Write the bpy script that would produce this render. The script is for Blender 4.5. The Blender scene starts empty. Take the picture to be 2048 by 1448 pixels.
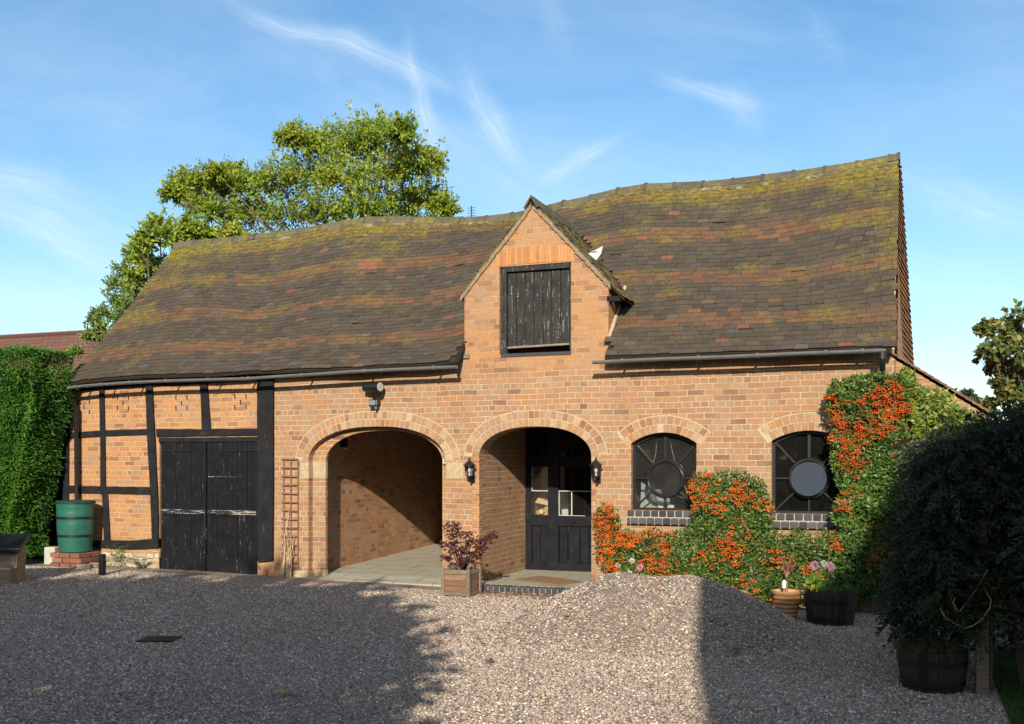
import bpy, math, random
import numpy as np
from mathutils import Vector, Matrix, noise as mnoise
random.seed(7); rng = np.random.default_rng(7)
sc = bpy.context.scene
COL = sc.collection
R = math.radians

# ------------------------------------------------------------------ camera, sky, sun
TH = R(20.86); F = 2100.0; CX = 1024.0; HY = 930.0; EYE = 1.65; DP = 13.3
cam_d = bpy.data.cameras.new('camera'); cam = bpy.data.objects.new('camera', cam_d); COL.objects.link(cam)
cam.location = (0, -DP, EYE); cam.rotation_euler = (R(90), 0, TH)
cam_d.sensor_width = 36; cam_d.lens = F / 2048 * 36
cam_d.shift_y = (HY - 724) / 2048; cam_d.clip_end = 3000; cam_d.clip_start = 0.05
sc.camera = cam

SUN_EL = R(24.0); SUN_AZ = R(16.0)          # azimuth right of the facade's normal
sun_d = bpy.data.lights.new('sun', 'SUN'); sun = bpy.data.objects.new('sun', sun_d); COL.objects.link(sun)
sun_d.energy = 4.8; sun_d.angle = R(0.55); sun_d.color = (1.0, 0.90, 0.745)
sdir = Vector((math.sin(SUN_AZ) * math.cos(SUN_EL), -math.cos(SUN_AZ) * math.cos(SUN_EL), math.sin(SUN_EL)))
sun.rotation_euler = sdir.to_track_quat('Z', 'Y').to_euler(); sun.location = sdir * 60

sc.view_settings.view_transform = 'Standard'; sc.view_settings.look = 'None'
sc.view_settings.exposure = 0.42; sc.view_settings.gamma = 1.0


class NT:
    """small helper for writing node trees"""
    def __init__(s, tree): s.t = tree; s.t.nodes.clear()
    def n(s, typ, ins=None, **kw):
        nd = s.t.nodes.new(typ)
        for k, v in kw.items(): setattr(nd, k, v)
        for k, v in (ins or {}).items():
            if isinstance(v, bpy.types.NodeSocket): s.t.links.new(v, nd.inputs[k])
            else: nd.inputs[k].default_value = v
        return nd
    def math(s, op, a, b=0.0, c=None, clamp=False):
        nd = s.n('ShaderNodeMath', {0: a, 1: b}, operation=op, use_clamp=clamp)
        if c is not None:
            if isinstance(c, bpy.types.NodeSocket): s.t.links.new(c, nd.inputs[2])
            else: nd.inputs[2].default_value = c
        return nd.outputs[0]
    def mix(s, f, a, b, blend='MIX'):
        nd = s.t.nodes.new('ShaderNodeMix'); nd.data_type = 'RGBA'; nd.blend_type = blend; nd.clamp_factor = True
        for i, v in ((0, f), (6, a), (7, b)):
            if isinstance(v, bpy.types.NodeSocket): s.t.links.new(v, nd.inputs[i])
            elif i: nd.inputs[i].default_value = (v[0], v[1], v[2], 1)
            else: nd.inputs[i].default_value = v
        return nd.outputs[2]
    def ramp(s, f, stops, interp='LINEAR'):
        nd = s.t.nodes.new('ShaderNodeValToRGB'); cr = nd.color_ramp; cr.interpolation = interp
        while len(cr.elements) < len(stops): cr.elements.new(0.5)
        for e, (p, c) in zip(cr.elements, stops):
            e.position = p; e.color = (c[0], c[1], c[2], 1) if not isinstance(c, (int, float)) else (c, c, c, 1)
        s.t.links.new(f, nd.inputs[0]); return nd.outputs[0]
    def noise(s, vec, scale, detail=2.0, rough=0.5, dist=0.0, out=0):
        ins = {'Scale': scale, 'Detail': detail, 'Roughness': rough, 'Distortion': dist}
        if vec is not None: ins['Vector'] = vec
        return s.n('ShaderNodeTexNoise', ins).outputs[out]
    def map(s, v, a, b, c=0.0, d=1.0):
        nd = s.n('ShaderNodeMapRange', {0: v, 1: a, 2: b, 3: c, 4: d}); nd.clamp = True; return nd.outputs[0]
    def vscale(s, v, sx, sy, sz):
        return s.n('ShaderNodeVectorMath', {0: v, 1: (sx, sy, sz)}, operation='MULTIPLY').outputs[0]


def new_mat(name):
    m = bpy.data.materials.new(name); m.use_nodes = True
    nt = NT(m.node_tree); out = nt.n('ShaderNodeOutputMaterial'); return m, nt, out

# ------------------------------------------------------------------ world: sky with thin cirrus
w = bpy.data.worlds.new('World'); sc.world = w; w.use_nodes = True
nt = NT(w.node_tree)
sky = nt.n('ShaderNodeTexSky', sky_type='NISHITA')
sky.sun_disc = False; sky.sun_elevation = SUN_EL; sky.sun_rotation = R(180) - SUN_AZ
sky.altitude = 50; sky.air_density = 1.0; sky.dust_density = 0.4; sky.ozone_density = 2.2
tc = nt.n('ShaderNodeTexCoord').outputs['Generated']
sp = nt.n('ShaderNodeSeparateXYZ', {0: tc})
# cirrus: soft streaks with a fibrous grain, at fixed bearings in the sky to the north of the yard
def dot(v): return nt.n('ShaderNodeVectorMath', {0: tc, 1: v}, operation='DOT_PRODUCT').outputs['Value']
fw_ = dot((-math.sin(TH), math.cos(TH), 0)); ahead = nt.math('GREATER_THAN', fw_, 0.05); fw_ = nt.math('MAXIMUM', fw_, 0.05)
cu = nt.math('DIVIDE', dot((math.cos(TH), math.sin(TH), 0)), fw_); cv = nt.math('DIVIDE', sp.outputs[2], fw_)
uv0 = nt.n('ShaderNodeCombineXYZ', {0: cu, 1: cv, 2: 0.0}).outputs[0]
wv = nt.n('ShaderNodeVectorMath', {0: nt.noise(uv0, 5.0, 3, 0.55, 0.0, 1), 1: (0.5, 0.5, 0.5)}, operation='SUBTRACT').outputs[0]
uv1 = nt.n('ShaderNodeVectorMath', {0: uv0, 1: nt.vscale(wv, 0.065, 0.065, 0)}, operation='ADD').outputs[0]
total = None
for (px, py, hl_, hw_, ang, st_) in ((690, 85, 190, 20, 22, .50), (838, 205, 105, 16, 74, .42), (985, 225, 85, 26, 58, .46), (1400, 180, 85, 18, 20, .38), (1465, 222, 50, 30, 55, .22),
        (1165, 310, 80, 14, -35, .34), (70, 430, 210, 52, 16, .40), (30, 365, 110, 26, 12, .30), (130, 500, 190, 26, 20, .36), (170, 600, 260, 46, 4, .30), (1950, 410, 150, 46, 22, .36),
        (1010, 340, 250, 80, 28, .20), (1100, 40, 70, 26, 70, .12), (1650, 60, 60, 22, 60, .12), (700, 180, 240, 60, 40, .13), (1900, 560, 240, 60, 5, .22), (1330, 330, 260, 60, 8, .14), (230, 250, 200, 40, 10, .10)):
    mp = nt.n('ShaderNodeMapping', {0: uv1, 1: ((px - CX) / F, (HY - py) / F, 0), 2: (0, 0, -R(ang)), 3: (hl_ / F, hw_ / F, 1)}, vector_type='TEXTURE').outputs[0]
    ln_ = nt.n('ShaderNodeVectorMath', {0: mp}, operation='LENGTH').outputs['Value']
    fib = nt.noise(nt.vscale(mp, 0.8, 1.5, 1), 1.5, 9, 0.66, 0.15)
    k_ = nt.math('MULTIPLY', nt.n('ShaderNodeMapRange', {0: ln_, 1: 1.9, 2: 0.0, 3: 0.0, 4: st_ * 1.25}, interpolation_type='SMOOTHERSTEP').outputs[0], nt.map(fib, 0.22, 0.80))
    total = k_ if total is None else nt.math('ADD', total, k_)
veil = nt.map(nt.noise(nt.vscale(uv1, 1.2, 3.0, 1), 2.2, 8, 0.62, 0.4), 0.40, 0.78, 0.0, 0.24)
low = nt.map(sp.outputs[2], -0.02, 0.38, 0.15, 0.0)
south_fill = nt.math('MULTIPLY', nt.math('SUBTRACT', 1.0, ahead), nt.map(nt.noise(tc, 2.4, 6, 0.6, 0.4), 0.35, 0.70, 0.05, 0.50))   # bright cloud added out of view behind the camera, as fill for the shade
cl = nt.math('ADD', nt.math('ADD', nt.math('MULTIPLY', nt.math('ADD', total, veil), ahead), south_fill), low, clamp=True)
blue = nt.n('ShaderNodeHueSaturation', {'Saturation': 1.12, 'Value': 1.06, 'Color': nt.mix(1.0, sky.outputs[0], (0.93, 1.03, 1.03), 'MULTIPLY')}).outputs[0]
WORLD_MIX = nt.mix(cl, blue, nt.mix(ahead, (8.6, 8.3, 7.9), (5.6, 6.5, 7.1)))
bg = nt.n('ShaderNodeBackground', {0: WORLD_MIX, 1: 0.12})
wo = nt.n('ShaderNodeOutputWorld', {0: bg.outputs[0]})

# ------------------------------------------------------------------ where a point of the facade lies
def W(x, y, d=0.0):
    """point on the vertical plane Y = d"""
    p = DP + d; X = -p * math.tan(TH - math.atan((x - CX) / F))
    fwd = -X * math.sin(TH) + p * math.cos(TH)
    return Vector((X, d, EYE + (HY - y) * fwd / F))
def WX(x, d=0.0): return W(x, HY, d).x
def gz(X, Y=0.0): return min(0.075, max(-0.10, -0.015 * (X + 8.0)))
def at_fwd(x, fwd):
    lat = (x - CX) / F * fwd
    return Vector((-math.sin(TH) * fwd + math.cos(TH) * lat, -DP + math.cos(TH) * fwd + math.sin(TH) * lat, 0))
def G(x, y):
    z = 0.0
    for _ in range(12):
        p = at_fwd(x, F * (EYE - z) / (y - HY)); z = gz(p.x, p.y)
    return Vector((p.x, p.y, z))

# ------------------------------------------------------------------ mesh builders
ORG = {}
def arr_mesh(name, verts, faces, mat, parent=None, rnd=None, col=None, smooth=False):
    """verts (N,3) array, faces (M,k) array"""
    verts = np.asarray(verts, dtype=np.float32); faces = np.asarray(faces, dtype=np.int32)
    org = np.array(ORG.get(parent.name, (0, 0, 0)), dtype=np.float32) if parent else np.zeros(3, np.float32)
    verts = verts - org
    me = bpy.data.meshes.new(name); k = faces.shape[1]; m = len(faces)
    me.vertices.add(len(verts)); me.vertices.foreach_set('co', verts.ravel())
    me.loops.add(m * k); me.loops.foreach_set('vertex_index', faces.ravel())
    me.polygons.add(m); me.polygons.foreach_set('loop_start', np.arange(0, m * k, k, dtype=np.int32))
    me.update(calc_edges=True)
    a = me.attributes.new('rnd', 'FLOAT', 'FACE')
    a.data.foreach_set('value', np.asarray(rnd if rnd is not None else rng.random(m), dtype=np.float32))
    if smooth: me.polygons.foreach_set('use_smooth', np.ones(m, dtype=bool))
    return _link(name, me, mat, parent)
def _link(name, me, mat, parent):
    me.materials.append(mat)
    o = bpy.data.objects.new(name, me); COL.objects.link(o)
    if parent:
        o.parent = parent; ORG[o.name] = ORG.get(parent.name, (0, 0, 0))
    return o

class MB:
    def __init__(s): s.v = []; s.f = []; s.r = []; s.c = []; s.M = None
    def add(s, vs, fs, r=None, c=(1, 1, 1)):
        b = len(s.v); r = random.random() if r is None else r
        for p in vs:
            p = Vector(p)
            s.v.append(tuple(s.M @ p if s.M else p))
        for f in fs: s.f.append(tuple(b + i for i in f)); s.r.append(r); s.c.append(c)
    def box(s, x0, x1, y0, y1, z0, z1, r=None, c=(1, 1, 1)):
        s.add([(x0, y0, z0), (x1, y0, z0), (x1, y1, z0), (x0, y1, z0), (x0, y0, z1), (x1, y0, z1), (x1, y1, z1), (x0, y1, z1)],
              [(0, 3, 2, 1), (4, 5, 6, 7), (0, 1, 5, 4), (1, 2, 6, 5), (2, 3, 7, 6), (3, 0, 4, 7)], r, c)
    def obox(s, c, sz, rx=0, ry=0, rz=0, r=None):
        old = s.M; T = Matrix.Translation(c) @ Matrix.Rotation(rz, 4, 'Z') @ Matrix.Rotation(ry, 4, 'Y') @ Matrix.Rotation(rx, 4, 'X')
        s.M = (old @ T) if old else T
        s.box(-sz[0] / 2, sz[0] / 2, -sz[1] / 2, sz[1] / 2, -sz[2] / 2, sz[2] / 2, r); s.M = old
    def prism(s, poly, y0, y1, r=None):
        """polygon of (x, z) run from y0 (front) to y1"""
        n = len(poly)
        vs = [(x, y0, z) for x, z in poly] + [(x, y1, z) for x, z in poly]
        a = sum(poly[i][0] * poly[(i + 1) % n][1] - poly[(i + 1) % n][0] * poly[i][1] for i in range(n))
        fr = tuple(range(n)); bk = tuple(range(2 * n - 1, n - 1, -1))
        sd = [(i, i + n, (i + 1) % n + n, (i + 1) % n) for i in range(n)]
        fs = [fr, bk] + sd
        if a < 0: fs = [tuple(reversed(f)) for f in fs]
        s.add(vs, fs, r)
    def tube(s, pts, rad, n=8, r=None, cap=True):
        pts = [Vector(p) for p in pts]; m = len(pts)
        rad = [rad] * m if isinstance(rad, (int, float)) else rad
        vs = []; up = Vector((0.13, 0.31, 0.94))
        for i, p in enumerate(pts):
            t = (pts[min(i + 1, m - 1)] - pts[max(i - 1, 0)]).normalized()
            u = t.cross(up)
            if u.length < 1e-3: u = t.cross(Vector((1, 0, 0)))
            u.normalize(); v = t.cross(u)
            for k in range(n):
                a = 2 * math.pi * k / n; vs.append(p + (u * math.cos(a) + v * math.sin(a)) * rad[i])
        fs = [(i * n + k, (i + 1) * n + k, (i + 1) * n + (k + 1) % n, i * n + (k + 1) % n) for i in range(m - 1) for k in range(n)]
        if cap: fs += [tuple(range(n)), tuple(range(m * n - 1, (m - 1) * n - 1, -1))]
        s.add(vs, fs, r)
    def lathe(s, prof, c, n=28, r=None, a0=0.0, a1=2 * math.pi, sx=1.0):
        full = abs(a1 - a0 - 2 * math.pi) < 1e-6; m = n if full else n + 1; vs = []
        for (q, z) in prof:
            for k in range(m):
                a = a0 + (a1 - a0) * k / n; vs.append((c[0] + q * math.cos(a) * sx, c[1] + q * math.sin(a), c[2] + z))
        fs = [(i * m + k, i * m + (k + 1) % m, (i + 1) * m + (k + 1) % m, (i + 1) * m + k)
              for i in range(len(prof) - 1) for k in range(n)]
        s.add(vs, fs, r)
    def ball(s, c, q, r=None, seg=6, ring=4, sz=1.0):
        prof = [(max(1e-4, q * math.sin(math.pi * i / ring)), -q * sz * math.cos(math.pi * i / ring)) for i in range(ring + 1)]
        s.lathe(prof, c, seg, r)
    def build(s, name, mat, parent=None, smooth=False, bevel=0.0, seg=2, col=False):
        me = bpy.data.meshes.new(name)
        o = Vector(ORG.get(parent.name, (0, 0, 0))) if parent else Vector((0, 0, 0))
        me.from_pydata([(x - o.x, y - o.y, z - o.z) for x, y, z in s.v], [], s.f); me.update()
        a = me.attributes.new('rnd', 'FLOAT', 'FACE'); a.data.foreach_set('value', np.array(s.r, dtype=np.float32))
        if col:
            a = me.attributes.new('col', 'FLOAT_COLOR', 'FACE')
            a.data.foreach_set('color', np.array([(c[0], c[1], c[2], 1) for c in s.c], dtype=np.float32).ravel())
        if smooth:
            me.polygons.foreach_set('use_smooth', np.ones(len(me.polygons), dtype=bool))
            try: me.set_sharp_from_angle(angle=R(40))
            except Exception: pass
        ob = _link(name, me, mat, parent)
        if bevel:
            b = ob.modifiers.new('bevel', 'BEVEL'); b.width = bevel; b.segments = seg; b.limit_method = 'ANGLE'; b.angle_limit = R(40)
        return ob

def thing(name, label, cat, loc, group=None):
    o = bpy.data.objects.new(name, None); COL.objects.link(o); o.location = loc; o.empty_display_size = 0.2
    ORG[o.name] = tuple(loc); tag(o, label, cat, group); return o
def tag(o, label, cat, group=None):
    o['label'] = label; o['category'] = cat
    if group: o['group'] = group
    return o
def copy_tree(o, parent=None):
    c = o.copy(); COL.objects.link(c); c.parent = parent
    for ch in [q for q in COL.objects if q.parent == o]: copy_tree(ch, c)
    return c
def structure(o): o['kind'] = 'structure'; return o

# ------------------------------------------------------------------ materials
def pos(nt): return nt.n('ShaderNodeNewGeometry').outputs['Position']
def attr(nt, name, out='Fac'): return nt.n('ShaderNodeAttribute', attribute_name=name).outputs[out]
def finish(nt, out, col, rough=0.7, bump=None, bstr=0.4, bdist=0.01, spec=0.3, metal=0.0):
    ins = {'Base Color': col if isinstance(col, bpy.types.NodeSocket) else (col[0], col[1], col[2], 1), 'Roughness': rough,
           'Specular IOR Level': spec, 'Metallic': metal}
    b = nt.n('ShaderNodeBsdfPrincipled', ins)
    if bump is not None:
        bp = nt.n('ShaderNodeBump', {'Strength': bstr, 'Distance': bdist, 'Height': bump}); nt.t.links.new(bp.outputs[0], b.inputs['Normal'])
    nt.t.links.new(b.outputs[0], out.inputs[0]); return b

def brick_mat(name, stops, mortar=(0.53, 0.42, 0.29), bw=0.214, rh=0.0745, warm=None, seed=0.0):
    m, nt, out = new_mat(name)
    geo = nt.n('ShaderNodeNewGeometry'); P = geo.outputs['Position']
    s = nt.n('ShaderNodeSeparateXYZ', {0: P}); n = nt.n('ShaderNodeSeparateXYZ', {0: geo.outputs['True Normal']})
    side = nt.math('GREATER_THAN', nt.math('ABSOLUTE', n.outputs[0]), 0.7)
    u = nt.math('ADD', nt.math('MULTIPLY', s.outputs[0], nt.math('SUBTRACT', 1.0, side)), nt.math('MULTIPLY', s.outputs[1], side))
    wob = nt.n('ShaderNodeSeparateXYZ', {0: nt.noise(P, 1.1, 2, 0.5, 0, 1)})
    fine = nt.n('ShaderNodeSeparateXYZ', {0: nt.noise(P, 26.0, 2, 0.5, 0, 1)})
    def off(base, big, fin, k): 
        return nt.math('ADD', nt.math('MULTIPLY_ADD', nt.math('SUBTRACT', wob.outputs[k], 0.5), big, base), nt.math('MULTIPLY', nt.math('SUBTRACT', fine.outputs[k], 0.5), fin))
    vec = nt.n('ShaderNodeCombineXYZ', {0: off(nt.math('ADD', u, seed), 0.09, 0.016, 0), 1: off(s.outputs[2], 0.045, 0.013, 1), 2: 0.0}).outputs[0]
    def brick(msz, smooth):
        b = nt.n('ShaderNodeTexBrick', {'Vector': vec, 'Color1': (0, 0, 0, 1), 'Color2': (1, 1, 1, 1), 'Mortar': (0, 0, 0, 1), 'Scale': 1.0,
                 'Mortar Size': msz, 'Mortar Smooth': smooth, 'Bias': 0.0, 'Brick Width': bw, 'Row Height': rh})
        b.offset = 0.5; b.offset_frequency = 2; b.squash = 0.5; b.squash_frequency = 4
        return b
    b = brick(0.0062, 0.12)
    c = nt.ramp(b.outputs[0], stops)
    grain = nt.noise(P, 55.0, 4, 0.6)
    c = nt.mix(1.0, c, nt.ramp(grain, [(0.25, 0.62), (0.75, 1.26)]), 'MULTIPLY')
    blot = nt.noise(P, 9.0, 4, 0.65)
    c = nt.mix(nt.map(blot, 0.52, 0.76, 0.0, 0.55), c, (0.41, 0.285, 0.19))
    pk = nt.noise(P, 1.9, 5, 0.7)
    c = nt.mix(nt.map(pk, 0.48, 0.68, 0.0, 0.45), c, (0.33, 0.205, 0.14))
    soot = nt.noise(P, 5.0, 5, 0.7)
    c = nt.mix(nt.map(soot, 0.60, 0.80, 0.0, 0.45), c, (0.13, 0.085, 0.06))
    big = nt.noise(P, 0.85, 3, 0.55)
    c = nt.mix(nt.map(big, 0.35, 0.7, 0.0, 0.42), c, warm or (0.37, 0.215, 0.118))
    run = nt.noise(nt.vscale(P, 3.2, 3.2, 0.35), 1.6, 5, 0.65)
    c = nt.mix(nt.map(run, 0.55, 0.74, 0.0, 0.30), c, (0.20, 0.135, 0.09))
    mo = nt.mix(nt.map(nt.noise(P, 3.0, 4, 0.6), 0.3, 0.7), mortar, tuple(v * 0.62 for v in mortar))
    c = nt.mix(b.outputs[1], c, mo)
    green = nt.math('MULTIPLY', nt.map(s.outputs[2], 0.55, 0.0), nt.map(nt.noise(P, 4.0, 5, 0.7), 0.45, 0.7))
    c = nt.mix(nt.math('MULTIPLY', green, 0.75), c, (0.11, 0.09, 0.05))
    h = nt.math('ADD', nt.math('MULTIPLY', b.outputs[1], -1.0), nt.math('MULTIPLY', grain, 0.7))
    finish(nt, out, c, 0.88, h, 0.75, 0.007, 0.2)
    return m

ST_MAIN = [(0.0, (0.162, 0.089, 0.056)), (0.06, (0.247, 0.127, 0.074)), (0.22, (0.328, 0.167, 0.088)), (0.45, (0.366, 0.194, 0.099)), (0.6, (0.399, 0.184, 0.074)),
           (0.74, (0.329, 0.193, 0.108)), (0.88, (0.383, 0.245, 0.140)), (1.0, (0.288, 0.196, 0.125))]
ST_ORANGE = [(0.0, (0.217, 0.097, 0.063)), (0.14, (0.326, 0.150, 0.081)), (0.35, (0.434, 0.193, 0.084)), (0.7, (0.483, 0.226, 0.093)), (0.88, (0.396, 0.202, 0.114)), (1.0, (0.308, 0.192, 0.142))]
ST_RED = [(0.0, (0.220, 0.098, 0.065)), (0.25, (0.403, 0.178, 0.092)), (0.6, (0.512, 0.230, 0.108)), (0.85, (0.488, 0.287, 0.167)), (1.0, (0.366, 0.241, 0.162))]
M = {}
M['brick'] = brick_mat('brick_weathered', ST_MAIN)
M['brick_orange'] = brick_mat('brick_orange', ST_ORANGE, (0.58, 0.43, 0.22), warm=(0.44, 0.25, 0.12), seed=0.37)
M['brick_red'] = brick_mat('brick_red', ST_RED, (0.45, 0.34, 0.22), seed=0.71)

def simple(name, col, rough=0.6, var=0.25, scale=12.0, bump=0.2, bdist=0.004, spec=0.3, metal=0.0, stretch=(1, 1, 1), use_rnd=0.0):
    m, nt, out = new_mat(name); P = nt.vscale(pos(nt), *stretch)
    nz = nt.noise(P, scale, 5, 0.65)
    c = nt.mix(nt.map(nz, 0.25, 0.75), tuple(v * (1 - var) for v in col), tuple(min(1, v * (1 + var)) for v in col))
    if use_rnd:
        c = nt.mix(1.0, c, nt.ramp(attr(nt, 'rnd'), [(0, 1 - use_rnd), (1, 1 + use_rnd)]), 'MULTIPLY')
    finish(nt, out, c, rough, nz, bump, bdist, spec, metal); return m
def ramp_mat(name, stops, rough=0.8, grain=40.0, bdist=0.004, bstr=0.5):
    """colour by the face's own random value"""
    m, nt, out = new_mat(name); P = pos(nt); nz = nt.noise(P, grain, 4, 0.6)
    c = nt.ramp(attr(nt, 'rnd'), stops)
    c = nt.mix(1.0, c, nt.ramp(nz, [(0.2, 0.72), (0.8, 1.25)]), 'MULTIPLY')
    finish(nt, out, c, rough, nz, bstr, bdist, 0.25); return m
def leaf_mat(name, stops, trans=0.35, rough=0.45, spec=0.35):
    m, nt, out = new_mat(name)
    c = nt.ramp(attr(nt, 'rnd'), stops)
    c = nt.mix(1.0, c, nt.ramp(nt.noise(pos(nt), 2.2, 3, 0.6), [(0.3, 0.72), (0.7, 1.25)]), 'MULTIPLY')
    b = nt.n('ShaderNodeBsdfPrincipled', {'Base Color': c, 'Roughness': rough, 'Specular IOR Level': spec})
    t = nt.n('ShaderNodeBsdfTranslucent', {'Color': c})
    x = nt.n('ShaderNodeMixShader', {0: trans, 1: b.outputs[0], 2: t.outputs[0]})
    nt.t.links.new(x.outputs[0], out.inputs[0]); return m
def worn_paint(name, base=(0.011, 0.011, 0.013), under=(0.30, 0.28, 0.24), lo=0.66, hi=0.70, streak=(9, 9, 0.9), scale=5.0, rough=0.5):
    m, nt, out = new_mat(name); P = pos(nt)
    st = nt.noise(nt.vscale(P, *streak), scale, 6, 0.68)
    fl = nt.noise(P, 38.0, 3, 0.6)
    pt = nt.math('MULTIPLY', nt.math('SUBTRACT', nt.noise(P, 2.6, 3, 0.6), 0.5), 0.20)
    k = nt.map(nt.math('ADD', pt, nt.math('ADD', nt.math('MULTIPLY', st, 0.72), nt.math('MULTIPLY', fl, 0.28))), lo, hi)
    c = nt.mix(nt.map(nt.noise(P, 6.0, 4, 0.6), 0.3, 0.7), base, tuple(v * 2.1 for v in base))
    c = nt.mix(nt.math('MULTIPLY', k, 0.85), c, under)
    finish(nt, out, c, nt.math('ADD', rough, nt.math('MULTIPLY', k, 0.3)), st, 0.3, 0.004, 0.22); return m

M['timber'] = worn_paint('black_timber', (0.0085, 0.0085, 0.0095), (0.12, 0.105, 0.09), 0.60, 0.70, (7, 7, 1.2), 4.0, 0.8)
M['timber_h'] = worn_paint('black_timber_level', (0.0085, 0.0085, 0.0095), (0.12, 0.105, 0.09), 0.60, 0.70, (1.2, 7, 7), 4.0, 0.8)
M['door_paint'] = worn_paint('black_door_paint', (0.0055, 0.0055, 0.0068), (0.24, 0.25, 0.23), 0.605, 0.64, (15, 15, 0.7), 4.0)
M['door_peeled'] = worn_paint('peeled_black_paint', (0.012, 0.012, 0.013), (0.36, 0.34, 0.29), 0.50, 0.56, (0.8, 9, 9), 5.0)
M['loft_paint'] = worn_paint('grey_black_loft_paint', (0.017, 0.016, 0.014), (0.24, 0.25, 0.25), 0.565, 0.62, (11, 11, 0.7), 5.0, 0.65)
M['porch_paint'] = worn_paint('satin_black_paint', (0.0075, 0.008, 0.0105), (0.12, 0.12, 0.12), 0.64, 0.72, (7, 7, 0.8), 5.0, 0.42)
M['iron'] = simple('black_iron', (0.008, 0.008, 0.009), 0.4, 0.3, 30, 0.2, 0.002, 0.5)
M['plastic_grey'] = simple('mid_grey_plastic', (0.15, 0.155, 0.16), 0.34, 0.25, 8, 0.05, 0.002, 0.45, stretch=(0.6, 3, 3))
M['plastic_black'] = simple('black_plastic', (0.010, 0.011, 0.013), 0.4, 0.2, 20, 0.05, 0.001, 0.5)
M['white_paint'] = simple('chipped_white_paint', (0.55, 0.55, 0.52), 0.6, 0.25, 30, 0.2, 0.002)
M['mortar'] = simple('lime_mortar', (0.44, 0.335, 0.215), 0.95, 0.25, 25, 0.5, 0.004)
M['dark_mortar'] = simple('pale_joint', (0.34, 0.31, 0.25), 0.95, 0.25, 25, 0.5, 0.004)
M['stone'] = simple('buff_stone', (0.40, 0.31, 0.19), 0.9, 0.3, 14, 0.5, 0.006)
M['bluebrick'] = ramp_mat('blue_brick', [(0, (0.030, 0.032, 0.040)), (0.5, (0.055, 0.055, 0.062)), (1, (0.09, 0.085, 0.085))], 0.55)
M['voussoir'] = ramp_mat('arch_brick', [(0, (0.242, 0.124, 0.073)), (0.2, (0.328, 0.182, 0.102)), (0.45, (0.354, 0.220, 0.126)), (0.62, (0.312, 0.194, 0.118)),
                          (0.8, (0.398, 0.282, 0.175)), (0.9, (0.364, 0.166, 0.065)), (1.0, (0.450, 0.356, 0.243))], 0.9)
M['voussoir_orange'] = ramp_mat('soldier_brick', [(0, (0.36, 0.16, 0.07)), (0.5, (0.47, 0.21, 0.075)), (1, (0.52, 0.25, 0.10))], 0.9)
M['bullnose'] = ramp_mat('bullnose_brick', [(0, (0.36, 0.17, 0.08)), (0.5, (0.46, 0.215, 0.08)), (1, (0.40, 0.24, 0.13))], 0.85)
M['rubble'] = ramp_mat('rubble_stone', [(0, (0.24, 0.20, 0.15)), (0.4, (0.36, 0.31, 0.23)), (0.75, (0.52, 0.46, 0.36)), (1, (0.34, 0.19, 0.12))], 0.95, 18, 0.01)
M['loose_brick'] = ramp_mat('loose_brick', [(0, (0.150, 0.068, 0.045)), (0.5, (0.247, 0.105, 0.068)), (0.8, (0.270, 0.150, 0.098)), (1, (0.165, 0.143, 0.112))], 0.9)
M['butt'] = simple('green_plastic', (0.020, 0.112, 0.080), 0.42, 0.18, 7, 0.06, 0.003, 0.4)
M['oldwood'] = simple('grey_weathered_wood', (0.20, 0.155, 0.115), 0.85, 0.4, 9, 0.5, 0.004, 0.2, stretch=(1, 1, 7), use_rnd=0.25)
M['planter_wood'] = simple('brown_planter_wood', (0.20, 0.12, 0.075), 0.8, 0.35, 7, 0.4, 0.003, 0.2, stretch=(1, 1, 8), use_rnd=0.2)
M['sidewood'] = simple('streaked_board', (0.36, 0.25, 0.16), 0.85, 0.45, 4, 0.4, 0.004, 0.2, stretch=(1, 1, 3))
M['trellis'] = simple('brown_lath', (0.23, 0.12, 0.075), 0.8, 0.3, 20, 0.3, 0.003)
M['straw'] = simple('dry_vine', (0.36, 0.26, 0.16), 0.85, 0.3, 20, 0.3, 0.003, use_rnd=0.35)
M['barrel'] = simple('dark_barrel_oak', (0.035, 0.028, 0.024), 0.75, 0.5, 8, 0.5, 0.005, 0.2, stretch=(4, 4, 0.7), use_rnd=0.3)
M['soil'] = simple('dark_soil', (0.035, 0.024, 0.017), 0.95, 0.4, 25, 0.8, 0.01)
M['bark'] = simple('grey_brown_bark', (0.11, 0.085, 0.06), 0.9, 0.35, 14, 0.8, 0.01, stretch=(3, 3, 0.7))
M['purple_stem'] = simple('dark_stem', (0.07, 0.035, 0.035), 0.8, 0.3, 14, 0.5, 0.004)
M['mat'] = simple('coir', (0.25, 0.15, 0.08), 0.95, 0.35, 90, 0.8, 0.004)
M['paper'] = simple('white_sheet', (0.72, 0.72, 0.72), 0.7, 0.08, 5, 0.2, 0.01)
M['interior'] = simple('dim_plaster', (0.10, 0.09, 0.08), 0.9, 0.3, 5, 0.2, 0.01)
M['log_end'] = ramp_mat('split_log', [(0, (0.40, 0.24, 0.12)), (0.5, (0.58, 0.40, 0.22)), (1, (0.66, 0.50, 0.32))], 0.85)

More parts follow.
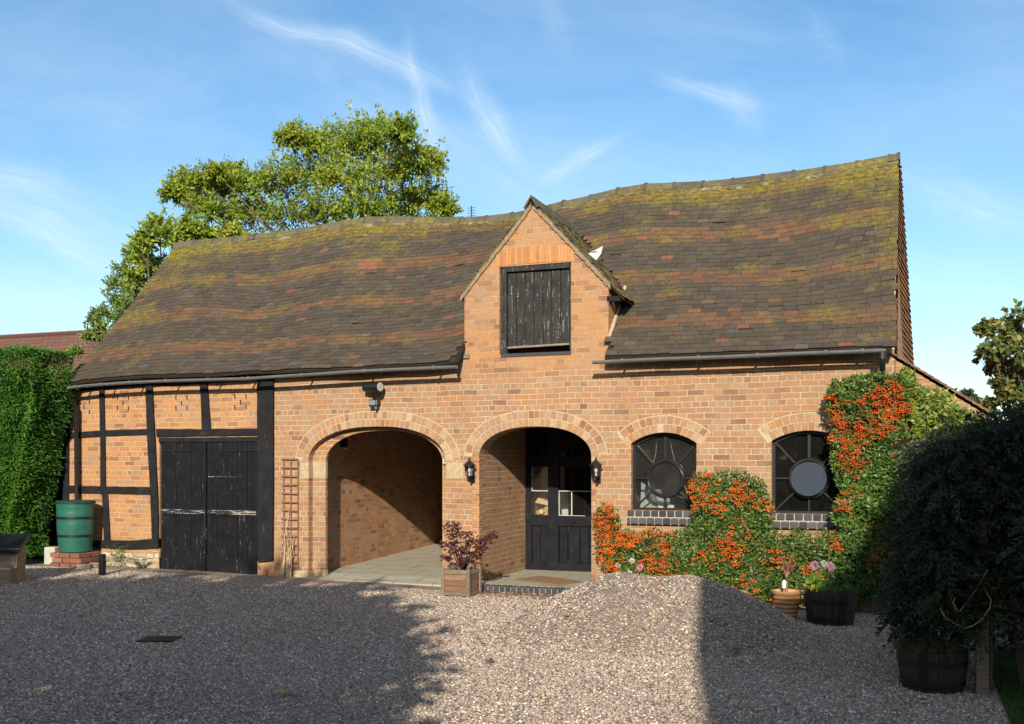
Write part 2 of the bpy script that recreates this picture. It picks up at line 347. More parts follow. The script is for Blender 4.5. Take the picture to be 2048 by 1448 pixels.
def tilemat():
    m, nt, out = new_mat('clay_roof_tile'); P = pos(nt)
    c = attr(nt, 'col', 'Color'); moss_k = attr(nt, 'rnd')
    g = nt.noise(P, 45.0, 4, 0.65)
    c = nt.mix(1.0, c, nt.ramp(g, [(0.2, 0.66), (0.8, 1.34)]), 'MULTIPLY')
    bl = nt.noise(P, 11.0, 5, 0.7)
    c = nt.mix(nt.map(bl, 0.58, 0.75, 0, 0.5), c, (0.085, 0.075, 0.06))
    lich = nt.noise(P, 62.0, 3, 0.6)
    c = nt.mix(nt.map(lich, 0.69, 0.73, 0, 0.7), c, (0.33, 0.31, 0.26))
    ms = nt.math('ADD', nt.math('MULTIPLY', nt.noise(P, 2.4, 6, 0.68), 0.75), nt.math('MULTIPLY', nt.noise(nt.vscale(P, 1, 1, 1), 30.0, 4, 0.7), 0.30))
    k = nt.map(nt.math('ADD', ms, nt.math('MULTIPLY', moss_k, 0.50)), 0.62, 0.84)
    mc = nt.mix(nt.map(nt.noise(P, 16.0, 3, 0.6), 0.35, 0.65), (0.085, 0.078, 0.016), (0.25, 0.20, 0.022))
    c = nt.mix(nt.math('MULTIPLY', k, 0.82), c, mc)
    finish(nt, out, c, 0.82, nt.math('ADD', g, nt.math('MULTIPLY', k, 0.5)), 0.6, 0.006, 0.25); return m
M['tile'] = tilemat()

def gravel_ground():
    m, nt, out = new_mat('gravel_bed'); P = pos(nt)
    v = nt.n('ShaderNodeTexVoronoi', {'Vector': P, 'Scale': 62.0, 'Randomness': 1.0}); vc = nt.n('ShaderNodeSeparateColor', {0: v.outputs['Color']})
    c = nt.ramp(vc.outputs[0], GRAVEL)
    c = nt.mix(nt.map(v.outputs['Distance'], 0.25, 0.75, 0, 0.75), c, (0.06, 0.048, 0.042))
    d = nt.noise(P, 0.9, 4, 0.6)
    c = nt.mix(nt.map(d, 0.40, 0.72, 0, 0.55), c, (0.15, 0.115, 0.08))
    h = nt.math('SUBTRACT', 1.0, v.outputs['Distance'])
    finish(nt, out, c, 0.85, h, 0.8, 0.012, 0.25); return m
GRAVEL = [(0.0, (0.118, 0.084, 0.072)), (0.15, (0.237, 0.180, 0.156)), (0.33, (0.328, 0.260, 0.224)), (0.53, (0.420, 0.347, 0.277)), (0.68, (0.301, 0.260, 0.233)),
          (0.78, (0.511, 0.414, 0.298)), (0.88, (0.365, 0.215, 0.132)), (0.93, (0.675, 0.593, 0.474)), (1.0, (0.784, 0.730, 0.623))]
M['gravel'] = gravel_ground()
def stone_mat():
    m, nt, out = new_mat('gravel_stone')
    oi = nt.n('ShaderNodeObjectInfo').outputs['Random']
    c = nt.ramp(oi, GRAVEL)
    P = pos(nt); c = nt.mix(1.0, c, nt.ramp(nt.noise(P, 120.0, 2, 0.5), [(0.2, 0.8), (0.8, 1.2)]), 'MULTIPLY')
    dirt = nt.noise(nt.vscale(P, 1, 0.45, 1), 0.8, 5, 0.65)                  # trodden, earthier patches
    c = nt.mix(nt.map(dirt, 0.48, 0.72, 0, 0.42), c, (0.22, 0.165, 0.12))
    sp_ = nt.n('ShaderNodeSeparateXYZ', {0: P}); c = nt.mix(nt.map(sp_.outputs[1], -1.1, -0.3, 0, 0.45), c, (0.22, 0.165, 0.11))
    finish(nt, out, c, 0.7, spec=0.3); return m
M['pebble'] = stone_mat()
def slab():
    m, nt, out = new_mat('worn_paving'); P = pos(nt)
    nz = nt.noise(nt.vscale(P, 0.6, 2.2, 1), 3.0, 6, 0.7)
    c = nt.ramp(nz, [(0.3, (0.25, 0.23, 0.18)), (0.5, (0.38, 0.35, 0.28)), (0.62, (0.31, 0.30, 0.20)), (0.8, (0.46, 0.43, 0.36))])
    b = nt.n('ShaderNodeTexBrick', {'Vector': P, 'Scale': 1.0, 'Mortar Size': 0.008, 'Brick Width': 0.62, 'Row Height': 0.46})
    c = nt.mix(b.outputs[1], c, (0.14, 0.13, 0.09))
    finish(nt, out, c, 0.9, nz, 0.4, 0.006, 0.2); return m
M['slab'] = slab()
def pane_mat(name, tint=(0.93, 0.95, 0.95), refl=0.10, dirt=0.06):
    m, nt, out = new_mat(name); P = pos(nt)
    gl = nt.n('ShaderNodeBsdfGlossy', {'Color': (1, 1, 1, 1), 'Roughness': 0.03})
    bp = nt.n('ShaderNodeBump', {'Strength': 0.06, 'Distance': 0.01, 'Height': nt.noise(P, 5.0, 2, 0.5)}); nt.t.links.new(bp.outputs[0], gl.inputs['Normal'])
    tr = nt.n('ShaderNodeBsdfTransparent', {'Color': (tint[0], tint[1], tint[2], 1)})
    df = nt.n('ShaderNodeBsdfDiffuse', {'Color': (0.45, 0.44, 0.40, 1)})
    fr = nt.n('ShaderNodeFresnel', {'IOR': 1.5}).outputs[0]
    a = nt.n('ShaderNodeMixShader', {0: nt.math('ADD', fr, refl), 1: tr.outputs[0], 2: gl.outputs[0]})
    k = nt.math('MULTIPLY', nt.map(nt.noise(P, 3.5, 5, 0.6), 0.2, 0.75, 0.35, 1.0), dirt)
    b = nt.n('ShaderNodeMixShader', {0: k, 1: a.outputs[0], 2: df.outputs[0]})
    nt.t.links.new(b.outputs[0], out.inputs[0]); return m
M['pane'] = pane_mat('dusty_glass', (0.85, 0.87, 0.88), 0.0, 0.03)
M['pane_grey'] = pane_mat('grimy_round_glass', (0.50, 0.53, 0.56), 0.02, 0.06)
M['pane_dark'] = pane_mat('dark_glass', (0.10, 0.10, 0.11), 0.0, 0.022)
M['pane_clear'] = pane_mat('clear_glass', (0.95, 0.96, 0.95), 0.02, 0.02)
M['terracotta'] = simple('terracotta', (0.50, 0.265, 0.125), 0.85, 0.28, 9, 0.3, 0.004, 0.2, stretch=(1, 1, 3))
M['green_lid'] = simple('butt_lid', (0.012, 0.05, 0.036), 0.5, 0.2, 7)
M['pink'] = leaf_mat('pink_petal', [(0, (0.55, 0.22, 0.42)), (0.6, (0.66, 0.36, 0.56)), (1, (0.75, 0.55, 0.70))], 0.3)
M['whitefl'] = leaf_mat('white_petal', [(0, (0.62, 0.55, 0.45)), (1, (0.78, 0.74, 0.68))], 0.3)
M['yellowfl'] = leaf_mat('yellow_petal', [(0, (0.62, 0.42, 0.06)), (1, (0.75, 0.58, 0.12))], 0.3)
M['berry'] = ramp_mat('orange_berry', [(0, (0.36, 0.05, 0.016)), (0.5, (0.62, 0.105, 0.014)), (1, (0.78, 0.19, 0.022))], 0.4, 60, 0.001, 0.1)
M['lf_fire'] = leaf_mat('firethorn_leaf', [(0, (0.026, 0.061, 0.013)), (0.5, (0.066, 0.138, 0.022)), (0.85, (0.121, 0.204, 0.033)), (1, (0.187, 0.253, 0.055))], 0.25, 0.42, 0.35)
M['lf_conifer'] = leaf_mat('conifer_spray', [(0, (0.028, 0.088, 0.011)), (0.5, (0.061, 0.176, 0.018)), (1, (0.121, 0.264, 0.031))], 0.25, 0.55)
M['lf_tree'] = leaf_mat('autumn_green_leaf', [(0, (0.109, 0.190, 0.018)), (0.4, (0.198, 0.286, 0.023)), (0.75, (0.307, 0.339, 0.030)), (0.92, (0.416, 0.344, 0.045)), (1, (0.396, 0.218, 0.045))], 0.30)
M['lf_pale'] = leaf_mat('pale_green_leaf', [(0, (0.108, 0.192, 0.042)), (0.6, (0.216, 0.312, 0.072)), (1, (0.360, 0.372, 0.096))], 0.42)
M['lf_ivy'] = leaf_mat('climber_leaf', [(0, (0.08, 0.15, 0.02)), (0.5, (0.17, 0.25, 0.03)), (0.9, (0.30, 0.34, 0.05)), (1, (0.50, 0.48, 0.24))], 0.35)
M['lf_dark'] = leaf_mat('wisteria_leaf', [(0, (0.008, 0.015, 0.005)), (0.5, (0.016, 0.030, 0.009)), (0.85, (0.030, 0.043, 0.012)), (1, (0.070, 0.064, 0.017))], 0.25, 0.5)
M['lf_maple'] = leaf_mat('purple_maple_leaf', [(0, (0.055, 0.018, 0.022)), (0.5, (0.11, 0.032, 0.036)), (0.85, (0.18, 0.055, 0.05)), (1, (0.27, 0.11, 0.06))], 0.35)
M['lf_syc'] = leaf_mat('sycamore_leaf', [(0, (0.060, 0.090, 0.036)), (0.5, (0.132, 0.162, 0.048)), (0.85, (0.264, 0.240, 0.054)), (1, (0.384, 0.204, 0.060))], 0.3)
M['lf_far'] = leaf_mat('distant_leaf', [(0, (0.05, 0.08, 0.045)), (1, (0.10, 0.13, 0.06))], 0.35)
M['lf_lettuce'] = leaf_mat('bright_leaf', [(0, (0.09, 0.19, 0.02)), (1, (0.20, 0.32, 0.05))], 0.35)
M['lf_fern'] = leaf_mat('fern_leaf', [(0, (0.06, 0.12, 0.02)), (0.7, (0.13, 0.20, 0.03)), (1, (0.25, 0.20, 0.06))], 0.35)
M['lf_dry'] = leaf_mat('dry_grass_blade', [(0, (0.07, 0.075, 0.025)), (0.6, (0.13, 0.11, 0.04)), (1, (0.22, 0.15, 0.07))], 0.3)
M['lf_grass'] = leaf_mat('grass_blade', [(0, (0.025, 0.06, 0.012)), (1, (0.055, 0.11, 0.02))], 0.3)
M['lf_silver'] = leaf_mat('silver_leaf', [(0, (0.16, 0.19, 0.17)), (1, (0.38, 0.41, 0.38))], 0.25)
M['fallen'] = leaf_mat('fallen_leaf', [(0, (0.16, 0.06, 0.025)), (0.6, (0.25, 0.10, 0.035)), (1, (0.45, 0.27, 0.05))], 0.1, 0.7)

# ------------------------------------------------------------------ leaves
def unit(a): return a / np.maximum(1e-6, np.linalg.norm(a, axis=1, keepdims=True))
def leaf_arrays(P, A, N, L, Wd, fold=0.18, bend=0.0):
    """kite leaves: base P, tip direction A, facing N"""
    A = unit(A); S = unit(np.cross(N, A)); N2 = unit(np.cross(A, S))
    L = np.asarray(L).reshape(-1, 1); Wd = np.asarray(Wd).reshape(-1, 1)
    m = P + A * L * 0.45
    v = np.stack([P, m + S * Wd * 0.5 + N2 * Wd * fold, P + A * L - N2 * L * bend, m - S * Wd * 0.5 + N2 * Wd * fold], axis=1)
    n = len(P); f = np.arange(4 * n).reshape(n, 4)
    return v.reshape(-1, 3), f
def leaf_mesh(name, P, A, N, L, Wd, mat, parent=None, rnd=None, fold=0.18, bend=0.1):
    v, f = leaf_arrays(np.asarray(P, float), np.asarray(A, float), np.asarray(N, float), L, Wd, fold, bend)
    return arr_mesh(name, v, f, mat, parent, rnd)
def rdir(n): return unit(rng.normal(size=(n, 3)))
def vnoise(P, sc, seed=0.0):
    return np.array([mnoise.noise(Vector((p[0] * sc + seed, p[1] * sc, p[2] * sc - seed))) for p in P])

def inpoly(x, y, poly):
    r = np.zeros(len(x), bool); n = len(poly); j = n - 1
    for i in range(n):
        xi, yi = poly[i]; xj, yj = poly[j]
        c = ((yi > y) != (yj > y)) & (x < (xj - xi) * (y - yi) / (yj - yi + 1e-12) + xi)
        r ^= c; j = i
    return r
# ================================================================== the ground
def grid_sheet(name, xs, ys, zf, mat, parent=None):
    v = [(x, y, zf(x, y)) for y in ys for x in xs]; nx = len(xs)
    f = [(j * nx + i, j * nx + i + 1, (j + 1) * nx + i + 1, (j + 1) * nx + i) for j in range(len(ys) - 1) for i in range(nx - 1)]
    return arr_mesh(name, v, f, mat, parent, smooth=True)
M['earth'] = simple('rough_turf', (0.045, 0.06, 0.02), 0.95, 0.4, 1.5, 0.5, 0.02)
gx = [-900, -200, -60, -30] + list(np.linspace(-20, 6, 27)) + [20, 60, 200, 900]
structure(grid_sheet('ground', gx, [-900, -200, -60, -20, -10, 0, 10, 30, 60, 200, 900], lambda x, y: gz(x) - 0.03, M['earth']))
structure(grid_sheet('gravel_yard', list(np.linspace(-19, 0.9, 60)), list(np.linspace(-21, 0.25, 60)),
          lambda x, y: gz(x) + 0.012 * mnoise.noise(Vector((x * 0.8, y * 0.8, 3.1))), M['gravel']))

# ================================================================== the barn
barn = thing('brick_barn', 'long old red brick barn with sagging mossy tiled roof, loft dormer and two arches', 'barn', (-6.4, 2.5, 0))
XL, XR = WX(136), WX(1789)
def interp(px, d):
    q = sorted((W(x, y, d).x, W(x, y, d).z) for x, y in px)
    xs = [a for a, b in q]; zs = [b for a, b in q]
    return lambda X: float(np.interp(X, xs, zs))
RY, EY = 2.5, -0.27
ridge_z = interp([(318, 496), (360, 488), (450, 480), (530, 471), (600, 462), (660, 451), (700, 443), (745, 438), (800, 438), (850, 439), (930, 440), (1000, 436), (1060, 425), (1100, 414), (1150, 402),
                  (1200, 392), (1250, 379), (1300, 372), (1350, 371), (1400, 369), (1450, 365), (1500, 359), (1600, 346), (1700, 331), (1797, 313)], RY)
eave_z = interp([(128, 768), (170, 760), (249, 753), (330, 750), (398, 748), (490, 744), (600, 738), (700, 735), (850, 727), (918, 720), (1190, 714), (1350, 708), (1500, 703), (1700, 696), (1790, 694)], EY)
def S(X, t):
    zr, ze = ridge_z(X), eave_z(X)
    bell = -0.10 * math.sin(math.pi * min(1, max(0, t))) * (0.6 + 0.4 * math.sin(0.55 * X + 1.0))
    wv = math.sin(math.pi * min(1, max(0, t))) * (0.055 * math.sin(1.05 * X + 0.6 + 1.5 * t) + 0.03 * math.sin(2.3 * X + 4 * t))
    wv += 0.012 * mnoise.noise(Vector((X * 1.7, t * 5, 0)))
    return Vector((X, EY + (RY - EY) * t, ze + (zr - ze) * t + bell + wv))
def roof_at(X, Y): return S(X, (Y - EY) / (RY - EY)).z
# the dormer
DXL, DXR = WX(929), WX(1217); AP = W(1066, 408); DA = AP.x
DZL, DZR = W(929, 588).z, W(1217, 566).z
def dormer_z(X):
    return AP.z + (DZL - AP.z) * (DA - X) / (DA - DXL) if X < DA else AP.z + (DZR - AP.z) * (X - DA) / (DXR - DA)
def wall_top(X):
    a = roof_at(X, 0.0) - 0.03
    return dormer_z(X) - 0.005 if DXL <= X <= DXR else a

# ---- openings of the front wall
def basket(x0, x1, spring, rise, p=2.35):
    c, h = (x0 + x1) / 2, (x1 - x0) / 2
    return lambda X: spring + rise * max(0.0, 1 - min(1.0, abs((X - c) / h)) ** p) ** (1 / 2.05)
class Op: pass
def opening(x0, x1, lo, hi, n=1):
    o = Op(); o.x0, o.x1, o.lo, o.hi, o.n = x0, x1, lo, hi, n; return o
A1L, A1R = WX(617), WX(891); A2L, A2R = WX(958), WX(1183)
A1S, A1T = W(617, 922).z, W(755, 853).z; A2S, A2T = W(958, 914).z, W(1070, 853).z
arch1 = basket(A1L, A1R, A1S, A1T - A1S); arch2 = basket(A2L, A2R, A2S, A2T - A2S)
def seg(x0, x1, zs, za):
    c, h = (x0 + x1) / 2, (x1 - x0) / 2; r = za - zs; q = (h * h + r * r) / (2 * r)
    return lambda X: za - q + math.sqrt(max(0, q * q - (X - c) ** 2))
W1 = dict(x0=WX(1262), x1=WX(1393), zs=W(1262, 887).z, za=W(1328, 865).z, zb=W(1328, 1021).z, c=W(1328, 957), r=33 / 155.5)
W2 = dict(x0=WX(1543), x1=WX(1692), zs=W(1543, 882).z, za=W(1617, 861).z, zb=W(1617, 1028).z, c=W(1618, 957), r=35 / 163.5)
for q in (W1, W2): q['top'] = seg(q['x0'], q['x1'], q['zs'], q['za'])
BD = dict(x0=WX(319), x1=WX(516), zt=W(415, 876).z)
LD = dict(x0=WX(999), x1=WX(1142), zb=W(1070, 707).z, zt=W(1070, 529).z)
FL = 0.045
op_bd = opening(BD['x0'], BD['x1'], lambda X: -0.2, lambda X: BD['zt'])
op_a1 = opening(A1L, A1R, lambda X: -0.2, arch1, 40); op_a2 = opening(A2L, A2R, lambda X: -0.2, arch2, 40)
op_w = [opening(q['x0'], q['x1'], (lambda z: (lambda X: z))(q['zb']), q['top'], 16) for q in (W1, W2)]
op_ld = opening(LD['x0'], LD['x1'], lambda X: LD['zb'], lambda X: LD['zt'])

def wall_strip(name, xa, xb, lo, hi, ops, mat, y0=0.0, y1=0.3, extra=(), step=0.25):
    xs = {xa, xb} | {x for x in extra if xa < x < xb}
    n = max(1, int((xb - xa) / step))
    xs |= {xa + (xb - xa) * i / n for i in range(n + 1)}
    for o in ops:
        for i in range(o.n + 1):
            t = i / o.n
            if o.n > 1: t = 0.5 - 0.5 * math.cos(math.pi * t)
            xs.add(o.x0 + (o.x1 - o.x0) * t)
    xs = sorted(xs); xs = [x for i, x in enumerate(xs) if i == 0 or x - xs[i - 1] > 1e-6]
    b = MB()
    def quad(x0, x1, za0, za1, zb0, zb1):
        if max(zb0 - za0, zb1 - za1) < 1e-4: return
        b.add([(x0, y0, za0), (x1, y0, za1), (x1, y0, zb1), (x0, y0, zb0)], [(0, 1, 2, 3)])
        b.add([(x0, y1, za0), (x1, y1, za1), (x1, y1, zb1), (x0, y1, zb0)], [(3, 2, 1, 0)])
    for x0, x1 in zip(xs[:-1], xs[1:]):
        mid = (x0 + x1) / 2; cur = [(lo(x0), lo(x1))]; cuts = [o for o in ops if o.x0 < mid < o.x1]
        cuts.sort(key=lambda o: o.lo(mid)); z0, z1 = lo(x0), lo(x1)
        for o in cuts:
            quad(x0, x1, z0, z1, max(o.lo(x0), z0), max(o.lo(x1), z1)); z0, z1 = o.hi(x0), o.hi(x1)
            b.add([(x0, y0, z0), (x1, y0, z1), (x1, y1, z1), (x0, y1, z0)], [(0, 1, 2, 3)])
            if o.lo(mid) > lo(mid) + 0.01:
                a0, a1 = o.lo(x0), o.lo(x1); b.add([(x0, y0, a0), (x1, y0, a1), (x1, y1, a1), (x0, y1, a0)], [(3, 2, 1, 0)])
        quad(x0, x1, z0, z1, hi(x0), hi(x1))
        b.add([(x0, y0, hi(x0)), (x1, y0, hi(x1)), (x1, y1, hi(x1)), (x0, y1, hi(x0))], [(0, 1, 2, 3)])
    for o in ops:
        for x, flip in ((o.x0, False), (o.x1, True)):
            f = (0, 1, 2, 3) if not flip else (3, 2, 1, 0)
            b.add([(x, y0, o.lo(x)), (x, y1, o.lo(x)), (x, y1, o.hi(x)), (x, y0, o.hi(x))], [f])
    for x in (xa, xb):
        b.add([(x, y0, lo(x)), (x, y1, lo(x)), (x, y1, hi(x)), (x, y0, hi(x))], [(0, 1, 2, 3)])
    return b.build(name, mat, barn)

XT = WX(533)                                  # centre of the big black post
ST_DORM = [(p, tuple(0.5 * a + 0.5 * b for a, b in zip(c, d))) for (p, c), (_, d) in zip(ST_MAIN, [ST_ORANGE[min(5, i * 6 // 8)] for i in range(8)])]
M['brick_dormer'] = brick_mat('brick_dormer', ST_DORM, (0.46, 0.33, 0.18), warm=(0.46, 0.235, 0.10))
base = lambda X: -0.25
zd = lambda X: W(1070, 742).z
wall_strip('timber_frame_infill', XL, XT, base, wall_top, [op_bd], M['brick_orange'])
wall_strip('front_wall', XT, XR, base, lambda X: zd(X) if DXL < X < DXR else wall_top(X), [op_a1, op_a2] + op_w, M['brick'], extra=(DXL - 1e-5, DXL + 1e-5, DXR - 1e-5, DXR + 1e-5))
wall_strip('dormer_wall', DXL, DXR, zd, wall_top, [op_ld], M['brick_dormer'], extra=(DA,))

# ---- arch rings, soldier course, springer stones
def ring(fn, x0, x1, zs, rings, mat, name, bw=0.076, th=0.108, extra_legs=0.0, y=-0.005):
    pts = [(x0, zs - extra_legs)] if extra_legs else []
    N = 160; pts += [(x0 + (x1 - x0) * (0.5 - 0.5 * math.cos(math.pi * i / N)),) for i in range(N + 1)]
    pts = [(p[0], fn(p[0])) if len(p) == 1 else p for p in pts]
    if extra_legs: pts.append((x1, zs - extra_legs))
    P2 = np.array(pts); d = np.r_[0, np.cumsum(np.hypot(*np.diff(P2, axis=0).T))]; T = d[-1]
    def at(s):
        s = min(max(s, 0), T); e = 1e-3
        p = np.array([np.interp(s, d, P2[:, 0]), np.interp(s, d, P2[:, 1])])
        a = np.array([np.interp(max(0, s - 0.03), d, P2[:, 0]), np.interp(max(0, s - 0.03), d, P2[:, 1])])
        c = np.array([np.interp(min(T, s + 0.03), d, P2[:, 0]), np.interp(min(T, s + 0.03), d, P2[:, 1])])
        t = (c - a) / max(1e-9, np.hypot(*(c - a))); return p, np.array([-t[1], t[0]])
    b = MB(); mo = MB(); K = 60
    prev = None
    for i in range(K + 1):
        p, n = at(T * i / K); q = p + n * (th * rings + 0.008)
        if prev is not None:
            pp, qq = prev; mo.add([(pp[0], y * 0.45, pp[1]), (p[0], y * 0.45, p[1]), (q[0], y * 0.45, q[1]), (qq[0], y * 0.45, qq[1])], [(0, 1, 2, 3)])
        prev = (p, q)
    for rg in range(rings):
        L = T * (1 + 0.05 * rg); k = max(4, round(L / bw)); ph = 0.5 * (rg % 2)
        for i in range(k):
            s0, s1 = (i + ph) / k * T, (i + 1 + ph) / k * T
            if s1 > T: s1 = T
            if s1 - s0 < 0.3 * T / k: continue
            (p0, n0), (p1, n1) = at(s0), at(s1); g = 0.0038 + 0.0012 * random.random()
            e = (p1 - p0) / max(1e-9, np.hypot(*(p1 - p0))) * g
            r0, r1 = th * rg + (0.005 if rg else 0.0), th * (rg + 1) - 0.005
            j = random.uniform(-0.003, 0.002)
            q = [p0 + n0 * r0 + e, p1 + n1 * r0 - e, p1 + n1 * r1 - e, p0 + n0 * r1 + e]
            b.prism([tuple(v) for v in q], y + j, 0.02)
    o = b.build(name, mat, barn, bevel=0.003, seg=1); mo.build('joint', M['mortar'], o); return o
ring(arch1, A1L, A1R, A1S, 2, M['voussoir'], 'brick_arch')
ring(arch2, A2L, A2R, A2S, 2, M['voussoir'], 'brick_arch')
for q in (W1, W2): ring(q['top'], q['x0'] - 0.05, q['x1'] + 0.05, q['zs'], 2, M['voussoir'], 'window_arch', y=-0.006)
b = MB(); x = W(993, 0).x; x1 = W(1147, 0).x; k = 25
for i in range(k):
    a, c = x + (x1 - x) * i / k, x + (x1 - x) * (i + 1) / k
    crown = 0.035 * (1 - ((a + c - x - x1) / (x1 - x)) ** 2)
    b.prism([(a + 0.0025, LD['zt'] + 0.008 + crown * 0.4), (c - 0.0025, LD['zt'] + 0.008 + crown * 0.4), (c - 0.0025, LD['zt'] + 0.215 + crown), (a + 0.0025, LD['zt'] + 0.215 + crown)], -0.004 - 0.002 * random.random(), 0.02)
b.build('soldier_course', M['voussoir_orange'], barn, bevel=0.003, seg=1)
for (px0, px1, y0, y1, d) in ((600, 617, 925, 958, -0.012), (892, 926, 925, 958, -0.012)):
    b = MB(); p, q = W(px0, y1, d), W(px1, y0, d); b.box(p.x, q.x, d, 0.1, p.z, q.z); b.build('springer_stone', M['stone'], barn, bevel=0.008)
# inner order of the cart arch
I0 = WX(643, 0.0); I1 = A1R - 0.10
inner = basket(I0, I1, A1S - 0.02, A1T - A1S - 0.035)
wall_strip('inner_order', A1L - 0.02, A1R + 0.02, base, lambda X: A1T + 0.1, [opening(I0, I1, lambda X: -0.2, inner, 40)], M['brick'], 0.115, 0.17)
b = MB(); b.box(A1L - 0.0, I0 + 0.004, 0.108, 0.175, W(640, 958).z, W(640, 925).z); b.build('springer_stone', M['stone'], barn, bevel=0.006)
b = MB(); b.box(A1L + 0.05, I0 + 0.006, 0.10, 0.18, -0.1, 0.11); b.build('base_stone', M['stone'], barn, bevel=0.006)
b = MB(); p = W(590, 0, 0); b.box(p.x, A1L + 0.003, -0.02, 0.1, -0.1, 0.10); b.build('base_stone', M['stone'], barn, bevel=0.01)
# bullnose corner bricks of the porch
for xj, sgn in ((A2L, 1), (A2R, -1)):
    b = MB(); z = -0.02; k = 0
    while z < A2S - 0.02:
        w_ = 0.115
        if sgn > 0: b.box(xj - w_, xj + 0.004, -0.005, 0.12 if k % 2 == 0 else 0.22, z + 0.004, z + 0.0695)
        else: b.box(xj - 0.004, xj + w_ * 0.5, -0.005, 0.12, z + 0.004, z + 0.0735)
        z += 0.0745; k += 1
    b.build('bullnose_jamb', M['bullnose'] if sgn > 0 else M['voussoir'], barn, bevel=0.022 if sgn > 0 else 0.008, seg=3)

# ---- passage behind the cart arch
PX0, PX1, PZ = I0 - 0.21, A1R + 0.12, 2.42
b = MB(); sl = lambda y: 0.035 + 0.036 * y
b.box(PX0 - 0.18, PX0, 0.302, 5.0, -0.2, PZ); b.build('passage_wall', M['brick_red'], barn)
b = MB(); b.box(PX1, A2L - 0.004, 0.302, 5.0, -0.2, PZ); b.build('passage_wall', M['brick_red'], barn)
b = MB(); b.box(PX0 - 0.02, PX1 + 0.02, 4.9, 5.0, -0.2, PZ); b.build('passage_back', M['brick_red'], barn)
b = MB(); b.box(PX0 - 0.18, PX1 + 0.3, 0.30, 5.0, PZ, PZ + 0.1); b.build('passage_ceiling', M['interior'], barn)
b = MB(); b.add([(PX0 - 0.02, 0.3, sl(0.3)), (PX1 + 0.02, 0.3, sl(0.3)), (PX1 + 0.02, 4.95, sl(4.95)), (PX0 - 0.02, 4.95, sl(4.95)), (A1L - 0.02, -0.12, sl(0) - 0.038), (A1R + 0.1, -0.12, sl(0) - 0.038), (A1L - 0.02, -0.14, -0.15), (A1R + 0.1, -0.14, -0.15)],
               [(0, 1, 2, 3), (4, 5, 1, 0), (6, 7, 5, 4)]); b.build('passage_floor', M['slab'], barn)
# ---- porch
PD = 1.9
b = MB(); b.box(A2L - 0.003, A2L + 0.0, 0.301, PD + 2.9, -0.2, PZ); b.build('porch_wall', M['brick'], barn)
b = MB(); b.box(A2R, A2R + 0.2, 0.301, PD + 2.9, -0.2, PZ); b.build('porch_wall', M['brick'], barn)
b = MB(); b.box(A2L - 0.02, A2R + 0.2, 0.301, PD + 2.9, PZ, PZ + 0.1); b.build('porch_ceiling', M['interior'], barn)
b = MB(); b.box(A2L - 0.02, A2R + 0.02, -0.22, PD + 2.9, -0.15, FL); b.build('porch_floor', M['slab'], barn)
sx0, sx1 = W(958, 0, -0.33).x + 0.05, W(1212, 0, -0.33).x
b = MB(); k = 21
for i in range(k):
    a, c = sx0 + (sx1 - sx0) * i / k, sx0 + (sx1 - sx0) * (i + 1) / k
    b.box(a + 0.004, c - 0.004, -0.345 - 0.004 * random.random(), -0.225, -0.035, FL + 0.004 * random.random())
for i in range(9):
    a, c = sx0 + (sx1 - sx0) * i / 9, sx0 + (sx1 - sx0) * (i + 1) / 9
    b.box(a + 0.004, c - 0.004, -0.343, -0.225, -0.12, -0.043, r=1.0 if random.random() < 0.5 else None)
st = b.build('door_step', M['bluebrick'], barn, bevel=0.012)
b = MB(); b.box(sx0, sx1, -0.335, -0.21, -0.13, FL - 0.01); b.build('joint', M['dark_mortar'], st)

# ---- entrance door, 1.9 m back in the porch
door = MB()
def dx(x): return W(x, 0, PD).x
def dzz(y): return W(1120, y, PD).z
L0, L1, C0, C1, R1 = A2L, dx(1104), dx(1104), dx(1119), A2R
db = MB()
db.box(L0, dx(1065), PD - 0.05, PD + 0.05, FL, PZ); db.box(dx(1098), C1, PD - 0.055, PD + 0.05, FL, PZ)
db.box(dx(1065), R1, PD - 0.04, PD + 0.04, dzz(934), dzz(911)); db.box(dx(1065), R1, PD - 0.045, PD + 0.03, dzz(1052), dzz(1031))
db.box(dx(1065), R1, PD - 0.045, PD + 0.03, FL, dzz(1126)); db.box(dx(1196), R1, PD - 0.05, PD + 0.05, FL, PZ)
dr = db.build('entrance_door', M['porch_paint'], barn, bevel=0.006)
pb = MB()
for a, c in ((1065.5, 1081), (1081.5, 1097.5), (1119.5, 1136), (1137, 1160), (1161, 1178), (1179, 1196)):
    pb.box(dx(a) + 0.003, dx(c) - 0.003, PD - 0.02, PD + 0.02, dzz(1126), dzz(1052))
pb.build('lower_panel', M['porch_paint'], dr, bevel=0.004)
for (a, c) in ((1065, 1098), (1119, 1144), (1145, 1171), (1172, 1196)):
    for (u, v, mt) in ((981, 934, 'pane_dark' if a > 1100 else 'pane_clear'), (1031, 983, 'pane_clear' if a < 1140 else 'pane_dark'), (911, 858, 'pane_dark')):
        p = MB(); p.box(dx(a), dx(c), PD - 0.004, PD + 0.004, dzz(u), dzz(v)); p.build('pane', M[mt], dr)
def bars(lst, mat, nm, y=PD - 0.035, t=0.012):
    for i, (x0_, y0_, x1_, y1_) in enumerate(lst):
        q = MB(); e = 0.0 if x0_ == x1_ else 0.0025
        q.box(min(dx(x0_), dx(x1_)) - t / 2, max(dx(x0_), dx(x1_)) + t / 2, y - e, y + 0.03, min(dzz(y0_), dzz(y1_)) - t / 2, max(dzz(y0_), dzz(y1_)) + t / 2)
        q.build(nm, M[mat], dr, bevel=0.002, seg=1)
